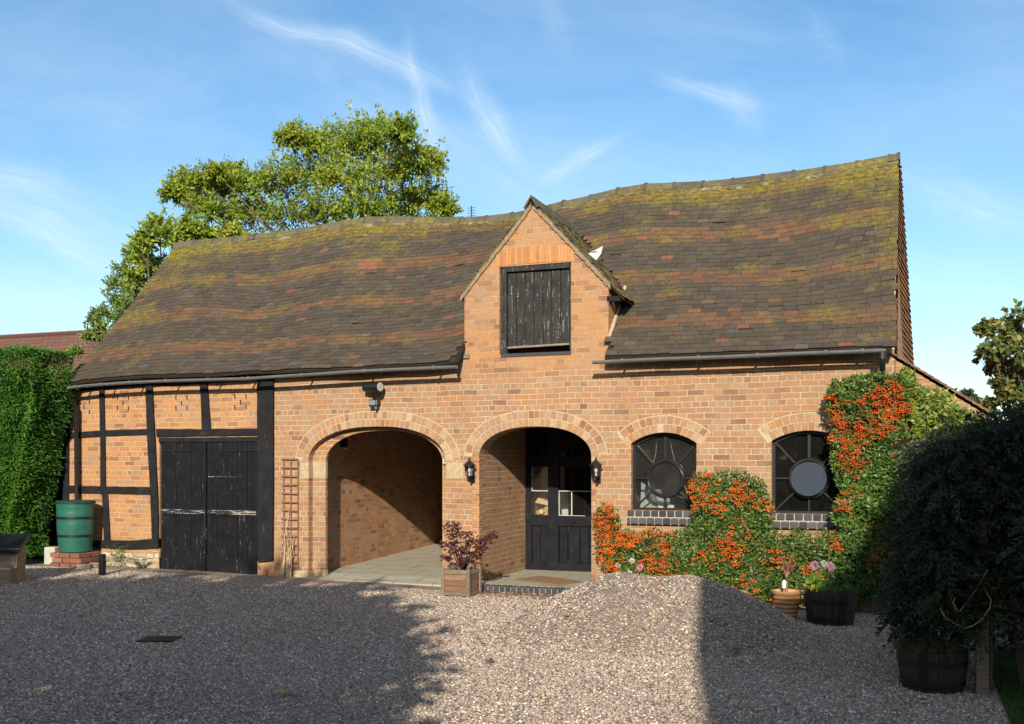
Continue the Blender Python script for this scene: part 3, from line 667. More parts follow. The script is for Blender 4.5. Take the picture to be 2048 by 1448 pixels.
bars([(1065, 931, 1098, 931), (1065, 982, 1098, 982), (1098, 931, 1098, 982), (1065, 931, 1065, 982), (1119, 982, 1190, 982), (1119, 1031, 1171, 1031), (1119, 982, 1119, 1031), (1144.5, 982, 1144.5, 1031)], 'white_paint', 'glazing_bar')
bars([(1144.5, 934, 1144.5, 981), (1171.5, 934, 1171.5, 1031), (1098, 983, 1098, 1031), (1065, 1031, 1098, 1031)], 'porch_paint', 'dark_glazing_bar')
bars([(1085, 858, 1085, 911), (1145, 858, 1145, 911), (1172, 858, 1172, 911), (1065, 884, 1196, 884)], 'porch_paint', 'transom_bar', t=0.03)
b = MB(); b.ball((dx(1150), PD - 0.075, dzz(1041)), 0.022); b.tube([(dx(1150), PD - 0.07, dzz(1041)), (dx(1150), PD - 0.04, dzz(1041))], 0.009); b.build('door_knob', M['iron'], dr, smooth=True)
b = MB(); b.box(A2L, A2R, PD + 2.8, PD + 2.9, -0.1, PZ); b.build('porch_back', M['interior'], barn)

# ---- windows
def build_window(q, dark):
    yb = 0.13
    poly = [(q['x0'], q['zb']), (q['x1'], q['zb'])] + [(q['x1'] + (q['x0'] - q['x1']) * i / 16, q['top'](q['x1'] + (q['x0'] - q['x1']) * i / 16)) for i in range(17)]
    cx, cz = (q['x0'] + q['x1']) / 2, q['c'].z; r = q['r']
    def inset(k): return [(cx + (x - cx) * (1 - k / (q['x1'] - q['x0']) * 2), cz + (z - cz) * (1 - k / (q['za'] - q['zb']) * 2)) for x, z in poly]
    fr = MB(); ins = inset(0.035); n = len(poly)
    for i in range(n):
        j = (i + 1) % n
        if math.hypot(poly[i][0] - poly[j][0], poly[i][1] - poly[j][1]) < 1e-6: continue
        fr.prism([poly[i], poly[j], ins[j], ins[i]], yb - 0.035, yb + 0.03)
    win = fr.build('window', M['iron'], barn)
    pb = MB(); pb.prism(inset(0.02), yb + 0.004, yb + 0.008); pb.build('pane', M['pane_dark' if dark else 'pane'], win)
    for k, (tx, tz) in enumerate(((cx, q['za']), (q['x1'] - 0.02, q['zs']), (q['x1'], cz), (q['x1'] - 0.02, q['zb'] + 0.02), (cx, q['zb']), (q['x0'] + 0.02, q['zb'] + 0.02), (q['x0'], cz), (q['x0'] + 0.02, q['zs']))):
        v = Vector((tx - cx, 0, tz - cz)); L = v.length; u = v.normalized(); a = Vector((cx, yb - 0.012, cz)) + u * (r + 0.005); e = Vector((cx, yb - 0.012, cz)) + v
        t = 0.025 if k else 0.038
        bb = MB(); bb.obox((a + e) / 2, (t, 0.028, (e - a).length), ry=math.atan2(u.x, u.z))
        bb.build('glazing_bar', M['iron'], win, bevel=0.003, seg=1)
    rg = MB(); rg.tube([(cx + (r + 0.018) * math.cos(a), yb - 0.02, cz + (r + 0.018) * math.sin(a)) for a in np.linspace(0, 2 * math.pi, 41)], 0.028, 8, cap=False)
    rg.build('round_frame', M['iron'], win, smooth=True)
    tilt = 0.30 if dark else 0.05
    cp = MB(); pts = [(cx + r * math.cos(a), yb - 0.020 + r * (math.sin(a) - 1) * tilt, cz + r * math.sin(a)) for a in np.linspace(0, 2 * math.pi, 33)[:-1]]
    cp.add(pts, [tuple(range(32))]); cp.build('round_pane', M['pane_round'] if dark else M['pane_grey'], win)
    sill = MB(); k = 9
    for row, (za, zb_) in enumerate(((0.0, -0.088), (-0.094, -0.185))):
        x0, x1 = q['x0'] - 0.045, q['x1'] + 0.045
        for i in range(k):
            o = 0.5 * row / k * (x1 - x0); a, c = max(x0, x0 + (x1 - x0) * i / k - o), x0 + (x1 - x0) * (i + 1) / k - o
            if row and i == k - 1: pass
            sill.box(a + 0.004, c - 0.004, -0.05 - 0.012 * row, 0.09, q['zb'] + zb_ + 0.004, q['zb'] + za - 0.002)
    s_ = sill.build('sill', M['bluebrick'], win, bevel=0.014)
    j = MB(); j.box(x0, x1 - 0.02, -0.043, 0.085, q['zb'] - 0.183, q['zb'] - 0.008); j.build('joint', M['dark_mortar'], s_)
M['pane_round'] = pane_mat('bluish_round_glass', (0.06, 0.06, 0.07), 0.07, 0.04)
build_window(W1, False); build_window(W2, True)

# ---- black timber frame
def timber(px, name, mat, d=-0.028):
    P = [W(x, y, 0) for x, y in px]; poly = [(p.x, p.z) for p in P]
    out = []
    for i in range(len(poly)):                 # hewn edges: every side wanders a little
        (x0, z0), (x1, z1) = poly[i], poly[(i + 1) % len(poly)]
        L = math.hypot(x1 - x0, z1 - z0); k = max(1, int(L / 0.12))
        for j in range(k):
            t = j / k; nx, nz = (z1 - z0) / L, -(x1 - x0) / L; wv = 0.007 * mnoise.noise(Vector((x0 * 9 + t * L * 6, z0 * 7, i))) if j else 0
            out.append((x0 + (x1 - x0) * t + nx * wv, z0 + (z1 - z0) * t + nz * wv))
    b = MB(); b.prism(out, d - 0.006 * random.random(), 0.04); return b.build(name, M[mat], barn)
timber([(133, 784), (140, 782), (138, 1110), (126, 1110)], 'timber_post', 'timber', -0.03)
timber([(200, 772), (210, 772), (212, 900), (213, 988), (203, 988), (203, 880)], 'timber_post', 'timber', -0.026)
timber([(206, 986), (217, 986), (222, 1082), (210, 1082)], 'timber_post', 'timber', -0.026)
timber([(293, 766), (306, 765), (311, 860), (318, 1000), (319, 1094), (307, 1094), (303, 980), (297, 880)], 'timber_post', 'timber', -0.034)
timber([(401, 760), (416, 759), (419, 800), (423, 861), (406, 861), (404, 800)], 'timber_post', 'timber', -0.03)
timber([(517, 750), (549, 748), (549, 960), (548, 1121), (519, 1124), (518, 900)], 'timber_post', 'timber', -0.042)
timber([(138, 866), (200, 861), (297, 858), (298, 869), (205, 873), (138, 877)], 'timber_rail', 'timber_h', -0.020)
timber([(314, 858), (420, 858), (517, 857), (517, 871), (420, 872), (315, 874)], 'timber_rail', 'timber_h', -0.022)
timber([(138, 971), (220, 973), (303, 974), (304, 989), (220, 987), (137, 986)], 'timber_rail', 'timber_h', -0.020)
timber([(137, 1082), (215, 1080), (262, 1081), (319, 1077), (319, 1096), (262, 1098), (180, 1093), (137, 1096)], 'timber_sill', 'timber_h', -0.036)
timber([(136, 770), (300, 762), (517, 748), (517, 760), (300, 774), (136, 784)], 'wall_plate', 'timber_h', -0.02)
b = MB()
for (cx, cy) in ((168, 814), (246, 806), (363, 806), (481, 804)):     # the ventilation slits
    for (ox, oy) in ((-11, -11), (11, -11), (0, 0), (-11, 10), (11, 10)):
        p = W(cx + ox, cy + oy); b = MB(); b.box(p.x - 0.010, p.x + 0.010, -0.004, 0.02, p.z - 0.035, p.z + 0.032); b.build('ventilation_slit', M['soil'], barn)
# plinth
b = MB(); random.seed(3)
p0, p1 = W(140, 1092).x, BD['x0']
z = -0.06
for row in range(4):
    x = p0 + random.uniform(-0.1, 0)
    while x < p1 - 0.03:
        w_ = random.uniform(0.10, 0.30); h_ = random.uniform(0.065, 0.095); x2 = min(p1, x + w_)
        c = lambda: random.uniform(-0.012, 0.012)
        b.prism([(x + 0.006 + c(), z + 0.005), (x2 - 0.006 + c(), z + 0.005 + c()), (x2 - 0.006 + c(), z + h_ - 0.005 + c()), (x + 0.008 + c(), z + h_ - 0.003 + c())], -0.03 - random.random() * 0.022, 0.04)
        x = x2
    z += 0.085
pl = b.build('rubble_plinth', M['rubble'], barn, bevel=0.018)
b = MB(); b.box(p0, p1, -0.018, 0.03, -0.15, z - 0.02); b.build('joint', M['mortar'], pl)
b = MB(); p, q = W(516, 1160), W(552, 1123); b.box(p.x, q.x, -0.012, 0.05, -0.15, q.z - 0.003); b.build('brick_footing', M['brick_red'], barn)

# ---- barn doors
random.seed(11)
def leaf(x0, x1, n, zt, zb):
    b = MB(); X0, X1 = WX(x0), WX(x1); zt_, zb_ = zt, zb
    for i in range(n):
        a, c = X0 + (X1 - X0) * i / n, X0 + (X1 - X0) * (i + 1) / n
        b.box(a + 0.003, c - 0.003, 0.0 + random.uniform(-0.003, 0.003), 0.04, zb_ + random.uniform(-0.008, 0.008), zt_)
    d = b.build('barn_door', M['door_paint'], barn, bevel=0.004, seg=1)
    b = MB(); ym = 1024; zz = W(415, ym).z; b.box(X0 + 0.02, X1 - 0.01, -0.025, 0.0, zz - 0.035, zz + 0.035); b.build('middle_rail', M['door_peeled'], d, bevel=0.006)
    b = MB(); b.box(X0 + 0.005, X1 - 0.005, -0.022, 0.0, zb_ - 0.005, W(415, 1110).z); b.build('bottom_board', M['door_paint'], d, bevel=0.006)
    b = MB(); b.box(X0 + 0.01, X0 + 0.03, 0.04, 0.07, zb_, zt_); b.build('back_batten', M['door_paint'], d)
    return d
bt = W(415, 884).z
d1 = leaf(322, 412, 9, bt, W(367, 1145).z); d2 = leaf(414, 515, 10, bt, W(465, 1152).z)
for d, xs in ((d1, (323, 378)), (d2, (452, 516))):
    b = MB(); a, c = W(xs[0], 901, -0.012), W(xs[1], 901, -0.012)
    b.box(a.x, c.x, -0.014, -0.002, a.z - 0.018, a.z + 0.018); b.build('strap_hinge', M['iron'], d, bevel=0.004)
b = MB(); a, c = W(416, 953, -0.02), W(470, 953, -0.02); b.box(a.x, c.x, -0.012, 0.0, a.z - 0.008, a.z + 0.008); b.build('hasp', M['door_peeled'], d2)
b = MB(); b.box(BD['x0'], BD['x1'], -0.018, 0.08, bt + 0.002, BD['zt'] + 0.01); b.build('door_lintel', M['timber_h'], barn)
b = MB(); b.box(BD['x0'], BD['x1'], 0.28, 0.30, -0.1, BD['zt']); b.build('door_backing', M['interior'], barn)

# ---- loft door
b = MB(); x0, x1 = LD['x0'], LD['x1']
b.box(x0 + 0.02, x0 + 0.095, 0.02, 0.12, LD['zb'] + 0.01, LD['zt']); b.box(x1 - 0.028, x1, 0.02, 0.12, LD['zb'] + 0.01, LD['zt'])
b.box(x0 + 0.095, x1 - 0.028, 0.005, 0.12, LD['zt'] - 0.075, LD['zt'] - 0.005)
ldo = b.build('loft_door', M['loft_paint'], barn, bevel=0.006)
b = MB(); n = 7; a0, a1 = x0 + 0.10, x1 - 0.034
for i in range(n):
    a, c = a0 + (a1 - a0) * i / n, a0 + (a1 - a0) * (i + 1) / n
    b.box(a + 0.003, c - 0.003, 0.05 + random.uniform(-0.003, 0.003), 0.085, LD['zb'] + 0.10 + random.uniform(-0.01, 0.01), LD['zt'] - 0.08)
b.build('planking', M['loft_paint'], ldo, bevel=0.004, seg=1)
b = MB(); b.obox(((a0 + a1) / 2, 0.045, LD['zb'] + 0.105), (a1 - a0, 0.03, 0.028), ry=-0.02); b.build('bottom_batten', M['oldwood'], ldo, bevel=0.004)
b = MB(); b.box(x0 + 0.02, x1, -0.012, 0.12, LD['zb'] - 0.035, LD['zb'] + 0.012); b.build('loft_sill', M['bluebrick'], ldo, bevel=0.006)
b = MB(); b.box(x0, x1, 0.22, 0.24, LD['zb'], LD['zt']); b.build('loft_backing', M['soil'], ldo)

# ---- main roof
def ridge_mortar():
    m, nt, out = new_mat('old_ridge_mortar'); P = pos(nt); n1 = nt.noise(P, 7.0, 5, 0.7)
    c = nt.ramp(n1, [(0.38, (0.085, 0.072, 0.05)), (0.52, (0.14, 0.11, 0.03)), (0.62, (0.20, 0.165, 0.115)), (0.70, (0.40, 0.35, 0.28))])
    finish(nt, out, c, 0.95, n1, 0.8, 0.012, 0.2); return m
RIDGE_MORTAR = ridge_mortar()
NC = 41
SLATE = [(0.060, 0.049, 0.039), (0.066, 0.053, 0.041), (0.053, 0.045, 0.039), (0.074, 0.059, 0.044), (0.066, 0.054, 0.039), (0.066, 0.057, 0.047)]
REDS = [(0.118, 0.066, 0.040), (0.100, 0.061, 0.039), (0.130, 0.070, 0.042), (0.092, 0.061, 0.041), (0.110, 0.070, 0.042)]
random.seed(5)
def tile(b, P, n, gauge_v, width_v, up_n, col, moss, th=0.012):
    """a plain tile: P lower left corner, gauge_v up the slope, width_v along, n normal"""
    a0 = P + n * 0.009; a1 = P + width_v + n * 0.009
    q0, q1 = a0 + n * th, a1 + n * th
    t0, t1 = P + gauge_v + n * (up_n + th), P + gauge_v + width_v + n * (up_n + th)
    s0, s1 = P + gauge_v, P + gauge_v + width_v
    b.add([a0, a1, q1, q0, t1, t0, s0, s1], [(0, 1, 2, 3), (3, 2, 4, 5), (0, 3, 5, 6), (1, 7, 4, 2)], moss, col)
tb = MB()
def band_of(j): return (NC - j) % 10.2
XA, XB = W(128, 760, EY).x, W(1793, 694, EY).x
TW = 0.168
for j in range(NC):
    t = j / NC; x = XA - random.uniform(0, 0.02) - (TW / 2 if j % 2 else 0)
    drift = 0.0
    while x < XB:
        w_ = TW * random.uniform(0.96, 1.04)
        xa, xb = max(x, XA), min(x + w_ - 0.004, XB); x += w_
        if xb - xa < 0.03: continue
        xm = (xa + xb) / 2; p0, p1 = S(xa, t), S(xb, t); up = S(xm, t + 1.15 / NC) - S(xm, t)
        zm = (p0.z + p1.z) / 2
        if DXL - 0.03 < xm < DXR + 0.03 and zm < dormer_z(min(max(xm, DXL), DXR)) - 0.02: continue
        wv = p1 - p0; n = wv.cross(up).normalized()
        bn = band_of(j + 1.3 * mnoise.noise(Vector((xm * 0.35, 1.7, 0)))); red = 0.92 if 2.1 < bn < 4.9 else (0.30 if 1.4 < bn < 5.8 else 0.0)
        lean = mnoise.noise(Vector((xm * 0.6, j * 0.13, 5)))
        red += 0.14 * lean
        col = random.choice(REDS) if random.random() < red else random.choice(SLATE)
        u = random.random()
        if u < 0.006: col = (0.15, 0.072, 0.045)
        elif u < 0.016: col = (0.078, 0.073, 0.068)
        k = random.uniform(0.89, 1.11); col = (col[0] * k * 1.05, col[1] * k, col[2] * k * 0.93)
        if -8.3 < xm < -7.9 and 26 < j < 30 and random.random() < 0.8: col = (0.21, 0.085, 0.052)
        # moss gathers at the ridge, the left verge and the right verge
        moss = 0.58 * math.exp(-(1 - t) / 0.09) + 0.36 * math.exp(-(XB - xm) / 0.9) * (0.3 + t) + 0.35 * math.exp(-(xm - XA) / 2.6) * (0.35 + 0.65 * t)
        moss += 0.25 * math.exp(-((xm + 8.2) / 0.9) ** 2) * math.exp(-(1 - t) / 0.35) + 0.28 * math.exp(-((xm + 3.2) / 1.2) ** 2) * math.exp(-(1 - t) / 0.3)
        if 1.4 < bn < 5.8: moss += 0.10
        moss += 0.12 * mnoise.noise(Vector((xm * 1.1, j * 0.2, 9)))
        slip = 0.0
        if random.random() < 0.035: slip = random.uniform(0.008, 0.03)
        if XB - xm < 0.6: slip += random.uniform(-0.010, 0.016)
        jr = random.uniform(-0.006, 0.006); upn = up.normalized()
        P = p0 - upn * (slip + jr) + n * random.uniform(0.0, 0.004)
        tb.__dict__.setdefault('dummy', 0)
        wv2 = wv + upn * random.uniform(-0.006, 0.006) + n * random.uniform(-0.003, 0.004)
        tile(tb, P, n, up, wv2, 0.002, col, min(1, max(0, moss)))
roof = tb.build('roof', M['tile'], barn, col=True)
# boarding under the tiles, open where the dormer stands
b = MB(); nx = 120
for i in range(nx):
    xa, xb = XA + 0.02 + (XB - XA - 0.04) * i / nx, XA + 0.02 + (XB - XA - 0.04) * (i + 1) / nx; xm = (xa + xb) / 2
    for j in range(12):
        t0, t1 = j / 12, (j + 1) / 12
        if DXL < xm < DXR and S(xm, t1).z < dormer_z(xm): continue
        q = [S(xa, t0), S(xb, t0), S(xb, t1), S(xa, t1)]; dn = Vector((0, 0, 0.012)); th = Vector((0, 0.02, -0.03))
        b.add([p - dn for p in q] + [p - dn + th for p in q], [(0, 1, 2, 3), (7, 6, 5, 4), (0, 4, 5, 1)])
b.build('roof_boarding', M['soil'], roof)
# rear slope
b = MB(); RB = 5.15
for i in range(40):
    xa, xb = XA + (XB - XA) * i / 40, XA + (XB - XA) * (i + 1) / 40
    b.add([(xa, RY, ridge_z(xa)), (xb, RY, ridge_z(xb)), (xb + (0.2 if i == 39 else 0), RB, 3.25), (xa, RB, 3.25)], [(3, 2, 1, 0)], 0.3, (0.07, 0.05, 0.04))
b.build('rear_slope', M['tile'], roof, col=True)
# ridge tiles
b = MB(); x = XA; k = 0; random.seed(21)
rx0, rx1 = XA - 0.03, XB + 0.01
x = rx0
while x < rx1 - 0.02:
    x2 = min(x + 0.44, rx1); z0, z1 = ridge_z(x), ridge_z(x2); h = random.uniform(-0.004, 0.004)
    prof = [(-0.12, -0.08), (-0.10, -0.02), (-0.055, 0.03), (0.0, 0.046), (0.055, 0.03), (0.10, -0.02), (0.12, -0.08)]
    vs = [(x + 0.003, RY + y, z0 + z + h) for y, z in prof] + [(x2 - 0.003, RY + y, z1 + z + h) for y, z in prof]
    c_ = random.choice([(0.085, 0.075, 0.062), (0.07, 0.062, 0.055), (0.10, 0.088, 0.07)])
    b.add(vs, [(i, i + 1, i + 8, i + 7) for i in range(6)] + [tuple(range(6, -1, -1)), tuple(range(7, 14))], 0.36, c_)
    vs = [(x2 - 0.04, RY + y * 1.06, z1 + z * 1.1 + h + 0.008) for y, z in prof] + [(x2 + 0.004, RY + y * 1.06, z1 + z * 1.1 + h + 0.008) for y, z in prof]
    b.add(vs, [(i, i + 1, i + 8, i + 7) for i in range(6)] + [tuple(range(6, -1, -1)), tuple(range(7, 14))], 0.15, tuple(v * 0.9 for v in c_))
    x = x2; k += 1
b.build('ridge_tiles', M['tile'], roof, col=True)
b = MB(); K = 300; vs = []                     # broken bedding mortar below the ridge: one ragged strip
for i in range(K + 1):
    x = rx0 + 0.02 + (rx1 - rx0 - 0.04) * i / K; p = S(x, 0.985); q = S(x, 0.945 - 0.022 * max(0, mnoise.noise(Vector((x * 5, 0, 0)))) + random.uniform(-0.006, 0.012))
    up = Vector((0, -0.6, 0.75)) * (0.030 + 0.012 * mnoise.noise(Vector((x * 9, 3, 0)))); vs += [p + up * 1.3, q + up * 0.95, q - up]
b.add(vs, [f for i in range(K) for f in ((3 * i, 3 * i + 1, 3 * i + 4, 3 * i + 3), (3 * i + 1, 3 * i + 2, 3 * i + 5, 3 * i + 4))])
b.build('ridge_mortar', RIDGE_MORTAR, roof)
# left verge: tile edges on a mortar line, rafter end and fascia at the dormer
for sx in (XA + 0.03, XB - 0.035):
    b = MB()
    for j in range(24):
        p, q = S(sx, j / 24), S(sx, (j + 1) / 24); b.obox((p + q) / 2 - Vector((0, 0, 0.03)), (0.03, (q - p).length, 0.03), rx=math.atan2(q.z - p.z, q.y - p.y))
    b.build('verge_mortar', M['mortar'], roof)

# ---- gable ends and rear wall
def hung(): 
    m, nt, out = new_mat('hung_tiles'); P = pos(nt)
    n1 = nt.noise(nt.vscale(P, 6, 6, 1.1), 2.2, 5, 0.65)
    c = nt.ramp(n1, [(0.3, (0.07, 0.045, 0.035)), (0.46, (0.15, 0.075, 0.04)), (0.55, (0.36, 0.16, 0.055)), (0.7, (0.26, 0.115, 0.05))])
    finish(nt, out, c, 0.85, n1, 0.5, 0.006, 0.2); return m
M['hung'] = hung()
gxr = lambda Y: XR + 0.0 + max(0, (Y - 2.0)) * 0.072
b = MB(); NR = 42; z_lo, z_hi = 2.75, ridge_z(XR) - 0.06
for j in range(NR):
    z0, z1 = z_lo + (z_hi - z_lo) * j / NR, z_lo + (z_hi - z_lo) * (j + 1) / NR
    yf = lambda z: max(0.0, (z - roof_at(XR, 0)) / (z_hi - roof_at(XR, 0)) * RY) if z > roof_at(XR, 0) else 0.0
    yr = lambda z: RB - 0.12 - max(0, (z - 3.2)) / (z_hi - 3.2) * (RB - 0.12 - RY)
    ja = random.uniform(-0.02, 0.02)
    ys = np.linspace(yf(z0), yr(z0) + ja, 7); ys1 = np.linspace(yf(z1), yr(z1) + ja, 7)
    for a, c, d, e in zip(ys[:-1], ys[1:], ys1[1:], ys1[:-1]):
        o = random.uniform(0, 0.008)
        b.add([(gxr(a) + 0.018 + o, a, z0 - 0.01), (gxr(c) + 0.018 + o, c, z0 - 0.01), (gxr(d) + o, d, z1), (gxr(e) + o, e, z1), (gxr(a) - 0.03, a, z0 - 0.01), (gxr(c) - 0.03, c, z0 - 0.01)], [(0, 1, 2, 3), (4, 5, 1, 0)])
b.build('tile_hung_gable', M['hung'], barn)
b = MB()
b.add([(XR, 0.3, -0.2), (XR + 0.22, RB - 0.2, -0.2), (XR + 0.22, RB - 0.2, 3.1), (XR, RY, z_hi - 0.05), (XR, 0.3, 3.0)], [(0, 1, 2, 3, 4)])
b.add([(XL + 0.02, 0.3, -0.2), (XL + 0.02, RB - 0.2, -0.2), (XL + 0.02, RB - 0.2, 3.1), (XL + 0.02, RY, ridge_z(XL) - 0.12), (XL + 0.02, 0.3, 3.0)], [(4, 3, 2, 1, 0)])
b.add([(XL + 0.02, RB - 0.2, -0.2), (XR + 0.22, RB - 0.2, -0.2), (XR + 0.22, RB - 0.2, 3.24), (XL + 0.02, RB - 0.2, 3.24)], [(0, 1, 2, 3)])
b.build('end_and_rear_walls', M['brick_red'], barn)
b = MB(); b.box(XL + 0.1, XR - 0.05, 0.31, RB - 0.3, -0.16, -0.06); b.build('earth_floor', M['soil'], barn)

# ---- dormer roof and cheeks
def plane_pt(side, s, y):                       # s = 0 at the apex, 1 at the wall head, beyond it the overhang
    X1, Z1 = (DXR, DZR) if side > 0 else (DXL, DZL)
    return Vector((DA + (X1 - DA) * s, y, AP.z + 0.022 + (Z1 - AP.z) * s))
tb = MB(); db_ = MB()
for side, smax in ((1, 1.21), (-1, 1.06)):
    nrow = 17 if side > 0 else 15
    for j in range(nrow):
        s1 = smax * (1 - j / nrow); s0 = smax * (1 - (j + 1.15) / nrow)
        y = -0.035 - (0.08 if j % 2 else 0)
        while y < 2.4:
            ya, yb = max(y, -0.035), y + 0.162; y += 0.166
            if yb - ya < 0.03: continue
            P0 = plane_pt(side, s1, ya); P1 = plane_pt(side, s1, yb); U = plane_pt(side, max(0, s0), ya)
            if P0.y > 0.2 and min(P0.z, P1.z) < roof_at(min(max(P0.x, XA), XB), P0.y) - 0.08: continue
            wv = (P1 - P0) if side > 0 else (P0 - P1); PP = P0 if side > 0 else P1
            up = U - P0; n = wv.cross(up).normalized()
            if n.z < 0: n = -n
            col = random.choice(SLATE + REDS[:1]); k = random.uniform(0.7, 1.2)
            tile(tb, PP + n * random.uniform(-0.004, 0.008) + up.normalized() * random.uniform(-0.012, 0.012), n, up, wv, 0.002, tuple(v * k for v in col), random.uniform(0.25, 0.5))
    q = [plane_pt(side, 0.0, -0.05), plane_pt(side, smax - 0.01, -0.05), plane_pt(side, smax - 0.01, 2.3), plane_pt(side, 0.0, 2.3)]
    dn = Vector((0, 0, 0.008)); th = Vector((0, 0, -0.028))
    if side > 0: pass
    # shorten the sheet where it dives under the main roof
    def reach(s):
        lo_, hi_ = 0.0, 2.45
        for _ in range(30):
            m_ = (lo_ + hi_) / 2; p = plane_pt(side, s, m_)
            if p.z > roof_at(min(max(p.x, XA), XB), m_) - 0.03: lo_ = m_
            else: hi_ = m_
        return max(0.02, lo_)
    N_ = 12
    for i in range(N_):
        sa, sb = (smax - 0.01) * i / N_, (smax - 0.01) * (i + 1) / N_
        q = [plane_pt(side, sa, -0.02), plane_pt(side, sb, -0.02), plane_pt(side, sb, reach(sb)), plane_pt(side, sa, reach(sa))]
        db_.add([p - dn for p in q] + [p - dn + th for p in q], [(0, 1, 2, 3), (7, 6, 5, 4), (0, 4, 5, 1), (1, 5, 6, 2)])
droof = tb.build('dormer_roof', M['tile'], barn, col=True); db_.build('dormer_boarding', M['soil'], droof)
b = MB(); 
vsx = [(-0.11, -0.095), (0, 0.07), (0.11, -0.095), (0.08, -0.10), (0, 0.03), (-0.08, -0.10)]
for i in range(5):
    y0_, y1_ = -0.085 + i * 0.37, -0.085 + (i + 1) * 0.37 - 0.006
    b.add([(DA + x, y0_, AP.z + 0.035 + z) for x, z in vsx] + [(DA + x, y1_, AP.z + 0.035 + z) for x, z in vsx],
          [(0, 1, 7, 6), (1, 2, 8, 7), (0, 5, 4, 1), (1, 4, 3, 2), (6, 7, 10, 11), (7, 8, 9, 10)], 0.3, (0.07, 0.066, 0.062))
b.build('dormer_ridge', M['tile'], droof, col=True)
VM = simple('verge_mortar', (0.24, 0.175, 0.11), 0.95, 0.35, 22, 0.7, 0.008)
for side, sm in ((1, 1.03), (-1, 1.05)):         # mortar pointing along both verges
    b = MB()
    for i in range(22):
        p, q = plane_pt(side, 0.02 + (sm - 0.02) * i / 22, 0), plane_pt(side, 0.02 + (sm - 0.02) * (i + 1) / 22, 0)
        h0, h1 = random.uniform(0.06, 0.085), random.uniform(0.06, 0.085)
        b.prism([(p.x, p.z + 0.006), (q.x, q.z + 0.006), (q.x, q.z - h1), (p.x, p.z - h0)], -0.03 + random.uniform(-0.006, 0.006), 0.02)
    b.build('verge_mortar', VM, droof)
for side, X1, Z1 in ((1, DXR, DZR), (-1, DXL, DZL)):
    prof = [(0.302, roof_at(X1, 0) - 0.15), (0.302, Z1 + 0.02)]; yy = 0.0
    while roof_at(X1, yy) < Z1 + 0.02: yy += 0.02
    prof += [(yy, Z1 + 0.02), (yy, Z1 - 0.2)]
    b = MB(); xo = X1 - side * 0.18; xi = X1 - side * 0.002
    b.add([(xi, y, z) for y, z in prof] + [(xo, y, z) for y, z in prof], [(0, 1, 2, 3), (7, 6, 5, 4), (0, 4, 5, 1), (1, 5, 6, 2), (3, 2, 6, 7)])
    b.build('dormer_cheek', M['brick_dormer'], barn)
    b = MB(); K = 14
    if side > 0:
        b.tube([(X1 + 0.015, -0.02 + (yy + 0.02) * i / K, roof_at(X1 + 0.02, -0.02 + (yy + 0.02) * i / K) + 0.03) for i in range(K + 1)], [0.018 + 0.014 * random.random() for _ in range(K + 1)], 6)
        b.build('mortar_fillet', M['mortar'], barn)
b = MB(); e = plane_pt(1, 1.17, 0.06); b.box(DXR - 0.02, e.x - 0.02, 0.0, 0.09, e.z - 0.07, e.z - 0.005); b.build('rafter_foot', M['timber_h'], droof)
b = MB(); p = plane_pt(1, 0.58, 0.55)
b.add([p + Vector((0.0, 0, 0.03)), p + Vector((0.10, -0.02, 0.06)), p + Vector((0.20, 0.02, 0.12)), p + Vector((0.17, 0.05, 0.03)), p + Vector((0.10, 0.05, -0.06)), p + Vector((0.0, 0.06, -0.02)),
       p + Vector((0.0, 0.006, 0.026)), p + Vector((0.10, -0.014, 0.056)), p + Vector((0.20, 0.026, 0.116)), p + Vector((0.17, 0.056, 0.026)), p + Vector((0.10, 0.056, -0.064)), p + Vector((0.0, 0.066, -0.024))],
      [(5, 4, 3, 2, 1, 0), (6, 7, 8, 9, 10, 11), (0, 1, 7, 6), (1, 2, 8, 7), (2, 3, 9, 8), (3, 4, 10, 9), (4, 5, 11, 10), (5, 0, 6, 11)])
b.build('lifted_flashing', M['paper'], droof)

# ---- eave ends beside the dormer
b = MB(); c = S(W(916, 0, EY).x, 0.0)
xE = DXL - 0.015
for j in range(5):
    p, q = S(xE, j / 12), S(xE, (j + 1) / 12); 
    if p.y > 0.0: break
    b.obox((p + q) / 2 - Vector((0, 0, 0.07)), (0.03, (q - p).length * 1.02, 0.09), rx=math.atan2(q.z - p.z, q.y - p.y))
b.build('barge_end', M['timber_h'], roof)

